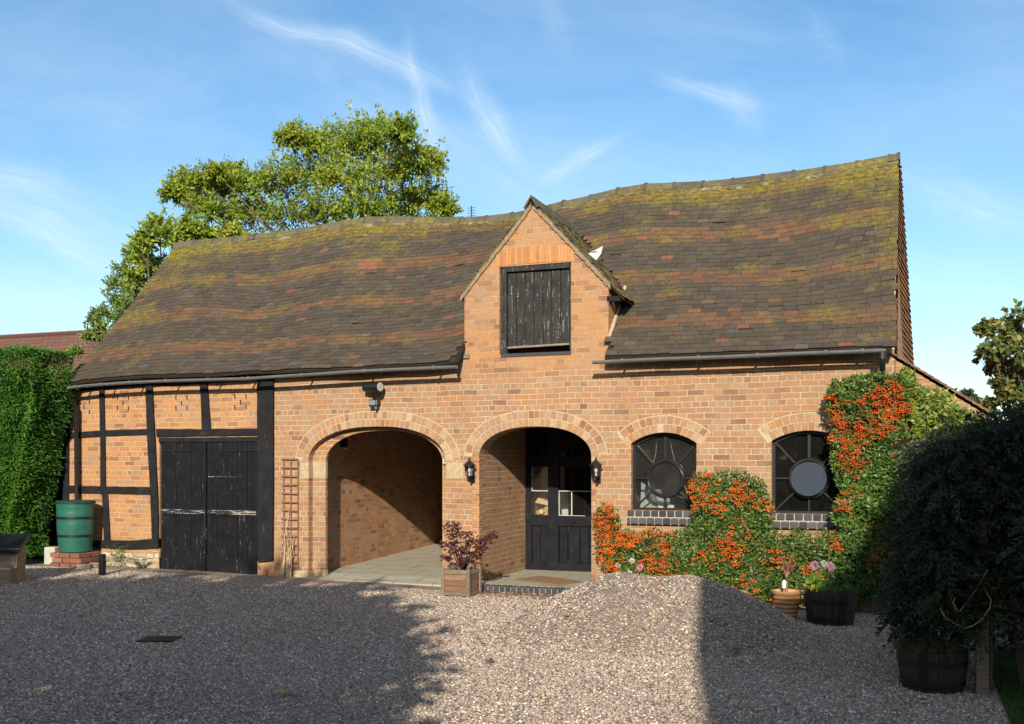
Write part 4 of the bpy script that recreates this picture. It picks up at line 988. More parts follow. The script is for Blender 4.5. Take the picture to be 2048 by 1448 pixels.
# ---- gutters and downpipes
def gutter(px, joints, d=-0.335, r=0.043):
    P = [W(x, y, d) for x, y in px]; Q = []
    for a, c in zip(P[:-1], P[1:]):
        k = 6; Q += [a + (c - a) * i / k for i in range(k)]
    Q.append(P[-1]); b = MB(); n = 10                 # a half-round trough with thickness
    vs = []; m = len(Q)
    for p in Q:
        for rr, sgn in ((r, 1), (r - 0.006, -1)):
            for k in range(n + 1):
                a = math.pi + math.pi * (k / n if sgn > 0 else 1 - k / n)
                vs.append(p + Vector((0, rr * math.cos(a), rr * math.sin(a))))
    w2 = 2 * (n + 1)
    fs = [(i * w2 + k, (i + 1) * w2 + k, (i + 1) * w2 + (k + 1) % w2, i * w2 + (k + 1) % w2) for i in range(m - 1) for k in range(w2)]
    fs += [tuple(range(n + 1)), tuple(range((m - 1) * w2 + n, (m - 1) * w2 - 1, -1))]
    b.add(vs, fs); g = b.build('gutter', M['plastic_grey'], barn, smooth=True)
    for x in joints:
        y = float(np.interp(x, [q[0] for q in px], [q[1] for q in px])); p = W(x, y, d); b = MB()
        pts = [(p.x, p.y + (r + 0.006) * math.cos(a), p.z + (r + 0.006) * math.sin(a)) for a in np.linspace(math.pi * 0.95, 2.05 * math.pi, 12)]
        for o in (-0.012, 0.012): pass
        vs = [(q[0] - 0.014, q[1], q[2]) for q in pts] + [(q[0] + 0.014, q[1], q[2]) for q in pts]
        b.add(vs, [(i, i + 12, i + 13, i + 1) for i in range(11)])
        b.obox((p.x, p.y + r * 0.5 + 0.13, p.z - 0.01), (0.02, 0.22, 0.015))
        b.build('gutter_bracket', M['plastic_grey'], g)
    return g
gutter([(128, 775), (170, 769.5), (207, 766.5), (257, 763), (331, 759.5), (414, 757), (492, 755)], (155, 205, 262, 335, 420, 488))
gutter([(490, 755), (600, 748), (700, 741), (800, 736), (914, 731)], (500, 606, 732, 870))
gutter([(1186, 722), (1300, 716), (1450, 711), (1600, 704), (1772, 698)], (1246, 1398, 1516, 1652, 1725))
b = MB(); p = W(1764, 703, -0.335)
b.tube([p, p + Vector((0, 0.0, -0.10)), p + Vector((0, 0.07, -0.2)), p + Vector((0, 0.255, -0.34)), p + Vector((0, 0.27, -0.45)), (p.x, -0.065, 0.0)], [0.042, 0.042, 0.036, 0.036, 0.036, 0.036], 12)
b.lathe([(0.045, 0), (0.047, 0.0), (0.047, 0.08), (0.0, 0.08)], p + Vector((0, 0, -0.09)), 12); b.build('downpipe', M['plastic_black'], barn, smooth=True)
b = MB(); p = W(130, 778, -0.335)
b.tube([p, p + Vector((0.0, 0.03, -0.12)), (p.x + 0.02, -0.12, p.z - 0.3), (p.x + 0.02, -0.10, 0.85), (p.x + 0.1, -0.25, 0.78)], 0.036, 12); b.build('downpipe', M['plastic_black'], barn, smooth=True)
b = MB(); p = W(930, 713, 0); b.box(p.x - 0.05, p.x + 0.07, -0.03, 0.0, p.z - 0.03, p.z + 0.03); b.box(p.x - 0.09, p.x - 0.05, -0.05, -0.005, p.z + 0.0, p.z + 0.02); b.build('junction_plate', M['oldwood'], barn, bevel=0.004)

# ---- lean-to at the right-hand end
lz = interp([(1770, 702), (1790, 715), (1850, 752), (1900, 782), (1950, 812), (1990, 836)], 0.0)
lx0, lx1 = XR + 0.004, W(1985, 800, 0).x
wall_strip('lean_to_wall', lx0, lx1, base, lambda X: lz(X) - 0.02, [], M['brick'], 0.012, 0.26)
tb = MB(); k = 16; random.seed(8)
for row in range(19):
    y = -0.05 + row * 0.17
    for i in range(k):
        a, c = lx0 - 0.03 + (lx1 + 0.12 - lx0) * i / k, lx0 - 0.03 + (lx1 + 0.12 - lx0) * (i + 1) / k
        P = Vector((c, y + random.uniform(0, 0.008), lz(lx0) + (lz(lx1) - lz(lx0)) * (c - lx0) / (lx1 - lx0) + 0.01)); Q = Vector((a, y, lz(lx0) + (lz(lx1) - lz(lx0)) * (a - lx0) / (lx1 - lx0) + 0.01))
        up = (Q - P) * 1.2; wv = Vector((0, 0.166, 0)); n = wv.cross(up).normalized()
        if n.z < 0: n = -n
        col = random.choice([(0.22, 0.10, 0.06), (0.18, 0.085, 0.055), (0.26, 0.12, 0.07), (0.15, 0.08, 0.06)])
        tile(tb, P, n, up, wv, 0.0, col, 0.0, th=0.024)
tb.build('lean_to_roof', M['tile'], barn, col=True)
# ================================================================== fixtures on the walls
def Gz(x, y, z):
    return at_fwd(x, F * (EYE - z) / (y - HY)) + Vector((0, 0, z))

def lantern(label):
    """built round its back plate at the origin, arm towards -Y"""
    t = thing('wall_lantern', label, 'lantern', (0, 0, 0), 'black coach lanterns beside the porch arch')
    b = MB(); b.box(-0.03, 0.03, -0.02, 0.0, -0.055, 0.055); b.build('back_plate', M['iron'], t, bevel=0.006)
    b = MB(); b.tube([(0, -0.015, -0.02), (0, -0.07, -0.05), (0, -0.115, -0.035), (0, -0.135, 0.01), (0, -0.135, 0.03)], [0.011, 0.010, 0.010, 0.010, 0.018], 8); b.build('arm', M['iron'], t, smooth=True)
    n = 6; y0 = -0.135; r0, r1, z0, z1 = 0.042, 0.066, 0.035, 0.175
    P = lambda r, z, k: Vector((r * math.cos(2 * math.pi * k / n + 0.3), y0 + r * math.sin(2 * math.pi * k / n + 0.3), z))
    b = MB(); vs = [P(r0 - 0.004, z0, k) for k in range(n)] + [P(r1 - 0.004, z1, k) for k in range(n)]
    b.add(vs, [(k, (k + 1) % n, n + (k + 1) % n, n + k) for k in range(n)]); b.build('glass', M['pane'], t)
    b = MB(); b.ball((0, y0, z0 + 0.075), 0.022, seg=10, ring=6, sz=1.5); b.lathe([(0.012, 0), (0.012, 0.045)], (0, y0, z0), 10); b.build('bulb', M['whitefl'], t, smooth=True)
    b = MB()
    for k in range(n): b.tube([P(r0, z0, k), P(r1, z1, k)], 0.005, 5)
    for z, r in ((z0, r0), (z1, r1)): b.tube([P(r, z, k) for k in range(n)] + [P(r, z, 0)], 0.006, 5)
    b.lathe([(0.001, z0 - 0.02), (0.03, z0 - 0.012), (r0 + 0.004, z0)], (0, y0, 0), 12); b.build('cage', M['iron'], t)
    b = MB(); b.lathe([(r1 + 0.022, z1), (r1 + 0.022, z1 + 0.008), (0.032, z1 + 0.058), (0.026, z1 + 0.062), (0.022, z1 + 0.078), (0.008, z1 + 0.088), (0.012, z1 + 0.100), (0.0015, z1 + 0.125)], (0, y0, 0), 12)
    b.build('cap', M['iron'], t, smooth=True); return t
la = lantern('black coach lantern on the brick pier between the two arches'); p = W(947, 957, 0); la.location = p + Vector((0, -0.007, 0))
lb = copy_tree(la); lb['label'] = 'black coach lantern between the porch arch and the left round-paned window'; p = W(1198, 958, 0); lb.location = p + Vector((0, -0.007, 0))

p = W(745, 774, -0.16); fl = thing('floodlight', 'black cylindrical security floodlight with motion sensor above the cart arch', 'floodlight', (p.x, 0, p.z))
b = MB(); ax = Vector((math.cos(0.22), -math.sin(0.22), -0.03)).normalized(); c = Vector((p.x, -0.16, p.z))
b.tube([c - ax * 0.145, c - ax * 0.140, c + ax * 0.13, c + ax * 0.142], [0.060, 0.066, 0.078, 0.078], 20); b.build('lamp_body', M['plastic_black'], fl, smooth=True)
b = MB(); b.tube([c + ax * 0.143, c + ax * 0.150], [0.064, 0.060], 20); b.build('lens', simple('frosted_lens', (0.42, 0.40, 0.36), 0.15, 0.2, 30, 0.1, 0.002, 0.6), fl, smooth=True)
b = MB(); b.tube([(c.x, -0.16, p.z - 0.06), (c.x - 0.01, -0.10, p.z - 0.14), (c.x - 0.01, -0.03, p.z - 0.19)], 0.012, 6); b.box(c.x - 0.06, c.x + 0.05, -0.045, 0.0, p.z - 0.25, p.z - 0.15); b.build('bracket', M['plastic_black'], fl, bevel=0.004)
b = MB(); b.obox((c.x - 0.015, -0.10, p.z - 0.225), (0.135, 0.07, 0.10), rx=-0.25, rz=0.1); b.build('sensor_housing', M['plastic_black'], fl, bevel=0.014)
b = MB(); b.obox((c.x - 0.02, -0.139, p.z - 0.222), (0.10, 0.012, 0.07), rx=-0.25, rz=0.1); b.ball((c.x + 0.02, -0.10, p.z - 0.29), 0.022, sz=1.2); b.build('sensor_lens', M['plastic_grey'], fl, smooth=True)

zt = 2.02; Yl = 0.95
t = thing('bulkhead_lamp', 'dark bulkhead lamp high on the shadowed wall inside the cart arch', 'lamp', (PX0, Yl, zt))
b = MB(); b.box(PX0, PX0 + 0.07, Yl - 0.07, Yl + 0.07, zt - 0.1, zt + 0.12); b.build('housing', M['plastic_black'], t, bevel=0.02)
b = MB(); b.box(PX0 + 0.01, PX0 + 0.075, Yl - 0.05, Yl + 0.05, zt - 0.13, zt - 0.10); b.build('diffuser', M['whitefl'], t, bevel=0.01)
p = W(889, 926, 0.05); t = thing('hinge_pin', 'small white iron gate pin on the right jamb of the cart arch', 'gate pin', (A1R, 0.05, p.z))
b = MB(); b.tube([(A1R, 0.05, p.z), (A1R - 0.06, 0.05, p.z)], 0.010, 8); b.tube([(A1R - 0.05, 0.05, p.z - 0.005), (A1R - 0.05, 0.05, p.z + 0.06)], 0.010, 8); b.build('pin', M['white_paint'], t)

# trellis and the dead climber on it
x0, x1, ztop, zbot = WX(569), WX(597), W(580, 918).z, W(580, 1134).z
t = thing('trellis', 'narrow brown lath trellis on the brick wall just left of the cart arch', 'trellis', ((x0 + x1) / 2, -0.02, zbot))
for x in (x0, (x0 + x1) / 2, x1):
    b = MB(); b.box(x - 0.008, x + 0.008, -0.028, -0.012, zbot, ztop + 0.005); b.build('upright', M['trellis'], t)
for i in range(13):
    z = ztop - (ztop - zbot) * i / 12.6; b = MB(); b.obox(((x0 + x1) / 2 - 0.01, -0.036, z), (x1 - x0 + 0.045, 0.014, 0.02), ry=random.uniform(-0.03, 0.05)); b.build('rung', M['trellis'], t)
random.seed(31)
xm = WX(582); t = thing('dry_vine', 'bundle of dry leafless vine stems climbing the foot of the lath trellis', 'vine', (xm, -0.1, 0))
def wig(a, c, n, amp):
    a, c = Vector(a), Vector(c)
    return [a + (c - a) * i / n + Vector((random.uniform(-amp, amp), random.uniform(-amp, amp), random.uniform(-amp, amp))) * (1 if 0 < i < n else 0) for i in range(n + 1)]
for i in range(26):
    top = random.uniform(0.35, 0.72) if i else 1.05
    b = MB(); b.tube(wig((xm + random.uniform(-0.06, 0.06), -0.10 + random.uniform(-0.03, 0.03), -0.02), (xm + random.uniform(-0.09, 0.10) * (1 if i else 0.2), -0.045 + random.uniform(-0.05, 0.01), top), 7, 0.022), [0.011, 0.010, 0.009, 0.008, 0.007, 0.006, 0.005, 0.003], 5)
    b.build('stem', M['straw'], t)

# ================================================================== inside the porch and behind the windows
t = thing('firewood_pile', 'pale split logs stacked behind the lower left pane of the porch door', 'firewood', (dx(1082), PD + 0.35, FL))
random.seed(17); zz = dzz(1031) - 0.05
b = MB(); b.box(A2L + 0.02, dx(1110), PD + 0.25, PD + 0.5, FL, zz - 0.02); b.build('log_box', M['oldwood'], t)
for i in range(9):
    lx, lz_ = A2L + 0.08 + random.uniform(0, 0.2) , zz + random.uniform(0.0, 0.05) + 0.055 * (i // 3)
    b = MB(); b.M = Matrix.Translation((lx, PD + 0.36, lz_)) @ Matrix.Rotation(random.uniform(-0.5, 0.5), 4, 'Z') @ Matrix.Rotation(random.uniform(-0.25, 0.35), 4, 'X')
    pts = [(0.045 * random.uniform(0.75, 1.1) * math.cos(a), 0.045 * random.uniform(0.75, 1.1) * math.sin(a)) for a in np.linspace(0, 2 * math.pi, 8)[:-1]]
    b.prism(pts, -0.12, 0.12); b.build('log', M['log_end'], t, bevel=0.004)
b = MB(); b.M = Matrix.Translation((A2L + 0.2, PD + 0.3, zz + 0.24)) @ Matrix.Rotation(0.25, 4, 'Y'); b.prism([(-0.13, -0.04), (0.13, -0.03), (0.12, 0.035), (-0.1, 0.05)], -0.1, 0.1); b.build('log', M['log_end'], t, bevel=0.006)
b = MB(); b.box(A2L + 0.02, dx(1112), PD + 0.6, PD + 0.63, FL, PZ - 0.1)
tag(b.build('pale_board', simple('pale_board', (0.50, 0.50, 0.48), 0.8, 0.15, 3, 0.2, 0.004), None), 'pale upright board standing behind the logs seen through the porch door', 'board')
def sheet(pts, th, lab, matn='paper'):
    b = MB(); P = [Vector(p) for p in pts]; n = (P[1] - P[0]).cross(P[2] - P[0]).normalized() * th
    b.add(P + [p + n for p in P], [(3, 2, 1, 0), (4, 5, 6, 7), (0, 1, 5, 4), (1, 2, 6, 5), (2, 3, 7, 6), (3, 0, 4, 7)])
    return tag(b.build('leaning_sheet', M[matn], None, bevel=0.003), lab, 'sheet')
def wp(x, y, d): return W(x, y, d)
zs_ = W1['zb'] - 0.01
M['grey_board'] = simple('grey_board', (0.40, 0.40, 0.38), 0.8, 0.2, 6, 0.2, 0.004)
sheet([wp(1281, 1022, 0.40), wp(1318, 1022, 0.40), wp(1312, 985, 0.55), wp(1283, 965, 0.55)], 0.02, 'wide grey board leaning inside the left window at its lower left corner', 'grey_board')
sheet([wp(1318, 1022, 0.36), wp(1335, 1022, 0.36), wp(1322, 980, 0.46), wp(1311, 980, 0.46)], 0.03, 'white plastic channel leaning inside the left window beside the grey board')
sheet([wp(1337, 1022, 0.34), wp(1345, 1022, 0.34), wp(1338, 990, 0.42), wp(1331, 990, 0.42)], 0.02, 'short white strip leaning inside the left window, second white piece from the left')
b = MB(); b.box(W1['x0'] + 0.02, W1['x1'] - 0.02, 0.27, 0.60, W1['zb'] - 0.06, W1['zb'] - 0.005); b.box(W1['x0'] + 0.04, W1['x1'] - 0.04, 0.24, 0.27, W1['zb'] - 0.02, W1['zb'] + 0.012)
tag(b.build('window_bench', simple('bare_pine', (0.50, 0.36, 0.19), 0.7, 0.2, 6, 0.2, 0.003, stretch=(1, 6, 6)), None), 'bare pine bench edge seen inside the left window above its sill', 'bench')
b = MB(); b.box(wp(1338, 0, 0.3).x, wp(1348, 0, 0.3).x, 0.28, 0.34, W1['zb'] + 0.014, W1['zb'] + 0.06); tag(b.build('plastic_box', M['paper'], None, bevel=0.01), 'small white plastic box on the pine bench inside the left window', 'box')
for pts, lab in (([(1313, 880), (1312, 905), (1306, 930), (1300, 960), (1304, 1000), (1325, 1004), (1345, 995)], 'pale cable hanging inside the left window on its left side'),
                 ([(1340, 880), (1345, 905), (1352, 930), (1362, 955), (1375, 985), (1372, 998), (1352, 990), (1345, 1000)], 'pale cable hanging inside the left window on its right side')):
    b = MB(); b.tube([wp(x, y, 0.28) for x, y in pts], 0.0035, 6); tag(b.build('cable', M['grey_board'], None, smooth=True), lab, 'cable')
q4 = [Gz(1028, 1160, FL + 0.002), Gz(1081, 1153, FL + 0.002), Gz(1165, 1164, FL + 0.002), Gz(1116, 1171, FL + 0.002)]
b = MB(); up = Vector((0, 0, 0.014)); b.add(q4 + [q + up for q in q4], [(0, 1, 2, 3), (7, 6, 5, 4), (0, 4, 5, 1), (1, 5, 6, 2), (2, 6, 7, 3), (3, 7, 4, 0)])
tag(b.build('doormat', M['mat'], None, bevel=0.004), 'worn brown coir doormat lying askew on the porch slab', 'doormat')

# ================================================================== by the left-hand corner
p = W(151, 1104, -0.40); bx, by = p.x, -0.40; sz0 = 0.235 + gz(bx)
t = thing('brick_stand', 'low stack of loose red bricks under the green water butt', 'brick stand', (bx, by, gz(bx)))
random.seed(4)
for row in range(3):
    b = MB(); z = gz(bx) + row * 0.078; k = 3
    for i in range(k):
        for j in range(2):
            xx = bx - 0.27 + i * 0.19 + random.uniform(-0.012, 0.012) + (0.03 if row == 1 else 0); yy = by - 0.24 + j * 0.24 + random.uniform(-0.012, 0.012)
            b.obox((xx + 0.09, yy + 0.12, z + 0.037), (0.182, 0.232, 0.072), rz=random.uniform(-0.05, 0.05))
    b.build('brick_course', M['loose_brick'], t, bevel=0.006)
t = thing('water_butt', 'green plastic water butt with black bands on a stack of bricks', 'water butt', (bx, by, sz0))
def rad(z): return 0.238 + 0.045 * z / 0.78 + 0.012 * math.sin(math.pi * z / 0.78)
b = MB(); prof = [(0.001, 0), (0.228, 0.0), (rad(0.02), 0.012)]
for i in range(1, 24):
    z = 0.78 * i / 24; g = 0.006 if i in (15, 20) else 0.0; prof.append((rad(z) - g, z))
prof += [(rad(0.78), 0.775), (rad(0.78) + 0.008, 0.78)]
b.lathe(prof, (bx, by, sz0), 40); b.build('body', M['butt'], t, smooth=True)
for z in (0.255, 0.535):
    b = MB(); b.lathe([(rad(z), z - 0.020), (rad(z) + 0.007, z - 0.018), (rad(z) + 0.007, z + 0.018), (rad(z), z + 0.020)], (bx, by, sz0), 40); b.build('band', M['plastic_black'], t, smooth=True)
b = MB(); b.lathe([(rad(0.78) + 0.014, 0.755), (rad(0.78) + 0.016, 0.785), (rad(0.78) - 0.01, 0.80), (0.10, 0.806), (0.001, 0.808)], (bx, by, sz0), 40); b.build('lid', M['green_lid'], t, smooth=True)
p = G(170, 1138); b = MB(); b.obox((p.x, p.y, p.z + 0.04), (0.22, 0.11, 0.075), rz=0.2); tag(b.build('grey_brick', simple('lichen_brick', (0.22, 0.20, 0.15), 0.9, 0.3, 15, 0.5, 0.006), None, bevel=0.01), 'single grey lichened brick lying in front of the brick stand', 'brick')
p = G(188, 1135); b = MB(); b.obox((p.x, p.y + 0.02, p.z + 0.04), (0.2, 0.12, 0.075), rz=0.5); tag(b.build('tan_brick', simple('tan_brick', (0.34, 0.26, 0.17), 0.9, 0.3, 15, 0.5, 0.006), None, bevel=0.01), 'single tan brick lying right of the brick stand by the black peg', 'brick')
p = W(107, 1126, -0.3); b = MB(); b.obox((p.x, -0.3, gz(p.x) + 0.14), (0.2, 0.2, 0.28), rz=0.1); tag(b.build('pale_block', simple('pale_concrete', (0.42, 0.41, 0.36), 0.9, 0.2, 9, 0.4, 0.006), None, bevel=0.015), 'pale concrete block standing left of the green water butt', 'block')
p = G(201, 1151); b = MB(); b.box(p.x - 0.04, p.x + 0.04, p.y, p.y + 0.07, p.z - 0.05, p.z + 0.31); tag(b.build('black_peg', M['timber'], None, bevel=0.008), 'short black wooden post standing in the gravel before the rubble plinth', 'post')
p = W(92, 1032, 0.7); t = thing('compost_bin', 'black domed bin in the dark gap between the conifer hedge and the barn', 'bin', (p.x - 0.1, 0.7, 0.07))
b = MB(); b.lathe([(0.001, 0), (0.42, 0), (0.36, 0.62), (0.37, 0.64)], (p.x - 0.1, 0.7, 0.07), 24); b.build('body', M['plastic_black'], t, smooth=True)
b = MB(); b.lathe([(0.38, 0.63), (0.36, 0.70), (0.25, 0.80), (0.001, 0.84)], (p.x - 0.1, 0.7, 0.07), 24); b.build('lid', simple('dull_lid', (0.06, 0.07, 0.085), 0.45, 0.1, 8), t, smooth=True)
# timber box, cut by the picture's left edge
c = G(34, 1168); t = thing('timber_box', 'streaky timber box with a black sloping lid at the edge of the gravel', 'timber box', (c.x - 0.45, c.y + 0.3, c.z))
TBM = Matrix.Translation(c) @ Matrix.Rotation(0.62, 4, 'Z') @ Matrix.Translation(-c)
def tbx(): b = MB(); b.M = TBM; return b
hb = 0.46
for i in range(4):
    b = tbx(); z0_, z1_ = c.z - 0.02 + hb * i / 4, c.z - 0.02 + hb * (i + 1) / 4 - 0.006; b.box(c.x - 0.9, c.x - 0.03, c.y, c.y + 0.02, z0_, z1_); b.box(c.x - 0.022, c.x - 0.002, c.y + 0.0, c.y + 0.6, z0_, z1_ - 0.002 + 0.002); b.build('side_board', M['sidewood'], t)
b = tbx(); b.box(c.x - 0.065, c.x + 0.004, c.y - 0.022, c.y - 0.003, c.z - 0.03, c.z + 0.22); b.build('corner_post', M['oldwood'], t, bevel=0.004)
b = tbx(); l0 = Vector((c.x - 0.95, c.y - 0.06, c.z + hb - 0.045)); l1 = Vector((c.x + 0.05, c.y - 0.06, c.z + hb - 0.045)); bk = Vector((0, 0.72, 0.16))
b.add([l0, l1, l1 + bk, l0 + bk] + [q + Vector((0, 0, 0.07)) for q in (l0, l1, l1 + bk, l0 + bk)], [(3, 2, 1, 0), (4, 5, 6, 7), (0, 1, 5, 4), (1, 2, 6, 5), (2, 3, 7, 6), (3, 0, 4, 7)])
b.build('lid', M['plastic_black'], t, bevel=0.012)

# ================================================================== planters on the gravel
c = G(939, 1195); s_ = 0.40; px_, py_ = c.x - s_ / 2 - 0.0, c.y + s_ / 2; z0 = c.z
t = thing('planter_box', 'square brown wooden planter with grey corner posts in front of the pier between the arches', 'planter', (px_, py_, z0)); h = 0.34
for sx in (-1, 1):
    for sy in (-1, 1):
        b = MB(); x, y = px_ + sx * (s_ / 2 - 0.022), py_ + sy * (s_ / 2 - 0.022)
        b.box(x - 0.024, x + 0.024, y - 0.024, y + 0.024, z0 - 0.01, z0 + h + 0.02); b.ball((x, y, z0 + h + 0.035), 0.020); b.build('corner_post', M['oldwood'], t, bevel=0.003)
for (a, rz) in (((0, -1), 0), ((0, 1), 0), ((-1, 0), math.pi / 2), ((1, 0), math.pi / 2)):
    ctr = Vector((px_ + a[0] * (s_ / 2 - 0.022), py_ + a[1] * (s_ / 2 - 0.022), 0))
    b = MB()
    for i in range(3): b.obox(ctr + Vector((0, 0, z0 + 0.06 + 0.075 * i + 0.035)), (s_ - 0.09, 0.018, 0.072), rz=rz)
    b.build('side_panel', M['planter_wood'], t, bevel=0.003)
    b = MB(); b.obox(ctr + Vector((0, 0, z0 + h - 0.025)), (s_ - 0.09, 0.03, 0.055), rz=rz); b.build('top_rail', M['oldwood'], t, bevel=0.003)
    b = MB(); b.obox(ctr + Vector((0, 0, z0 + 0.035)), (s_ - 0.09, 0.03, 0.045), rz=rz); b.build('bottom_rail', M['oldwood'], t, bevel=0.003)
b = MB(); b.box(px_ - s_ / 2 + 0.03, px_ + s_ / 2 - 0.03, py_ - s_ / 2 + 0.03, py_ + s_ / 2 - 0.03, z0 + 0.1, z0 + h - 0.05); b.build('soil', M['soil'], t)
# purple maple
random.seed(12)
t = thing('maple_sapling', 'small purple leaved maple growing in the wooden planter box', 'maple', (px_, py_, z0 + h - 0.05))
cl = [(902, 1050, 17), (922, 1070, 20), (897, 1088, 17), (945, 1082, 14), (968, 1078, 16), (984, 1070, 12), (915, 1100, 20), (948, 1104, 16), (893, 1115, 10), (932, 1120, 12), (905, 1070, 15), (960, 1095, 12)]
P, A, N, L = [], [], [], []
b = MB(); root = Vector((px_, py_, z0 + h - 0.06))
for (x, y, r_) in cl:
    ctr = W(x, y, py_ + random.uniform(-0.16, 0.16)); rm = r_ / 150
    b.tube([root + Vector((random.uniform(-0.02, 0.02), random.uniform(-0.02, 0.02), 0)), root.lerp(ctr, 0.4) + Vector((random.uniform(-0.03, 0.03), 0, 0.03)), ctr], [0.010, 0.007, 0.003], 6)
    for k in range(26):
        d = Vector((random.gauss(0, 1), random.gauss(0, 1), random.gauss(0, 0.6))).normalized(); pt = ctr + d * rm * random.random() ** 0.5
        b.tube([ctr, pt], [0.002, 0.001], 3, cap=False)
        ax = Vector((d.x, d.y, -0.5 + 0.3 * random.random())).normalized(); nn = Vector((random.gauss(0, 0.5), -0.5 + random.gauss(0, 0.4), 0.8)).normalized(); sd = nn.cross(ax).normalized()
        for a in (-1.2, -0.6, 0, 0.6, 1.2):
            P.append(pt); A.append(ax * math.cos(a) + sd * math.sin(a)); N.append(nn); L.append(random.uniform(0.042, 0.065) * (1 - 0.22 * abs(a)))
b.build('stems', M['purple_stem'], t)
L = np.array(L); rr = np.repeat(rng.random(len(L) // 5) ** 1.2, 5); leaf_mesh('leaves', P, A, N, L, L * 0.34, M['lf_maple'], t, rr)

def half_barrel(name, label, c, r, h, group):
    t = thing(name, label, 'barrel planter', c, group)
    b = MB(); n = 22
    for k in range(n):
        a0, a1 = 2 * math.pi * k / n + 0.008, 2 * math.pi * (k + 1) / n - 0.008; dz = random.uniform(-0.008, 0.008)
        def ringp(rr, z): return [(c[0] + rr * math.cos(a), c[1] + rr * math.sin(a), c[2] + z) for a in (a0, a1)]
        vs = ringp(r * 0.84, 0) + ringp(r * 0.95, h * 0.5) + ringp(r, h + dz) + ringp(r - 0.03, h + dz) + ringp(r * 0.84 - 0.03, 0)
        b.add(vs, [(0, 1, 3, 2), (2, 3, 5, 4), (4, 5, 7, 6), (6, 7, 9, 8), (0, 2, 4, 6, 8), (9, 7, 5, 3, 1)])
    b.build('staves', M['barrel'], t)
    for z, k in ((0.20, 0.886), (0.72, 0.975)):
        b = MB(); b.lathe([(r * k, z * h - 0.02), (r * k + 0.006, z * h - 0.02), (r * (k + 0.012) + 0.006, z * h + 0.02), (r * (k + 0.012), z * h + 0.02)], c, 40); b.build('hoop', M['iron'], t, smooth=True)
    b = MB(); b.lathe([(r - 0.035, h * 0.85), (r * 0.5, h * 0.90), (0.001, h * 0.92)], c, 24); b.build('soil', M['soil'], t, smooth=True); return t
c1 = G(1658, 1252); c1 = (c1.x, c1.y + 0.22, c1.z); half_barrel('half_barrel', 'dark half barrel of pink and yellow flowers beside the terracotta pot', c1, 0.285, 0.36, 'half barrel planters')
c2 = G(1866, 1388); c2 = (c2.x, c2.y + 0.24, c2.z); half_barrel('half_barrel', 'dark half barrel of dry grassy plants at the foot of the wooden post', c2, 0.265, 0.31, 'half barrel planters')
# terracotta pot and its sapling
c = G(1571, 1243); c3 = (c.x, c.y + 0.12, c.z)
t = thing('terracotta_pot', 'ribbed terracotta pot behind the right foot of the gravel heap', 'plant pot', c3)
b = MB(); prof = [(0.001, 0), (0.105, 0)]; K = 34; hh = 0.315
for i in range(1, K):
    z = hh * i / K; prof.append((0.105 + 0.052 * (z / hh) + 0.0075 * math.sin(2 * math.pi * z / hh * 6.5), z))
prof += [(0.168, hh), (0.170, hh + 0.018), (0.150, hh + 0.02), (0.145, hh - 0.05)]
b.lathe(prof, c3, 36); b.build('pot', M['terracotta'], t, smooth=True)
b = MB(); b.lathe([(0.148, hh - 0.04), (0.001, hh - 0.03)], c3, 20); b.build('soil', M['soil'], t)
random.seed(6); t = thing('bare_sapling', 'thin bare branched sapling with a white tag in the terracotta pot', 'sapling', (c3[0], c3[1], c3[2] + hh - 0.05))
b = MB(); r0 = Vector((c3[0], c3[1], c3[2] + hh - 0.04)); fk = r0 + Vector((0.0, 0, 0.20))
b.tube([r0, r0 + Vector((0.01, 0, 0.1)), fk], [0.008, 0.007, 0.006], 6); ends = []
for k in range(9):
    e = fk + Vector((random.uniform(-0.13, 0.14), random.uniform(-0.08, 0.08), random.uniform(0.10, 0.27))); b.tube([fk, fk.lerp(e, 0.5) + Vector((random.uniform(-0.02, 0.02), 0, 0.01)), e], [0.005, 0.004, 0.002], 5); ends.append((fk, e))
b.build('stems', simple('red_brown_twig', (0.24, 0.12, 0.08), 0.8, 0.3), t)
P, A = [], []
for f_, e in ends:
    for k in range(9): P.append(f_.lerp(e, random.uniform(0.4, 1))); A.append((random.gauss(0, 1), random.gauss(0, 1), random.gauss(-0.2, 0.6)))
n = len(P); leaf_mesh('leaves', P, A, unit(rng.normal(size=(n, 3)) + [0, -1, 0.5]), rng.uniform(0.03, 0.05, n), rng.uniform(0.010, 0.016, n), M['lf_maple'], t)
b = MB(); q = r0 + Vector((-0.025, -0.02, 0.13)); b.add([q + Vector(v) for v in ((-0.018, 0, -0.045), (0.018, 0.006, -0.045), (0.022, 0.004, 0.03), (0.0, 0, 0.05), (-0.02, 0, 0.03))] + [q + Vector((v[0], v[1] + 0.004, v[2])) for v in ((-0.018, 0, -0.045), (0.018, 0.006, -0.045), (0.022, 0.004, 0.03), (0.0, 0, 0.05), (-0.02, 0, 0.03))],
      [(0, 1, 2, 3, 4), (9, 8, 7, 6, 5)] + [(i, i + 5, (i + 1) % 5 + 5, (i + 1) % 5) for i in range(5)]); b.build('tag', M['paper'], t)

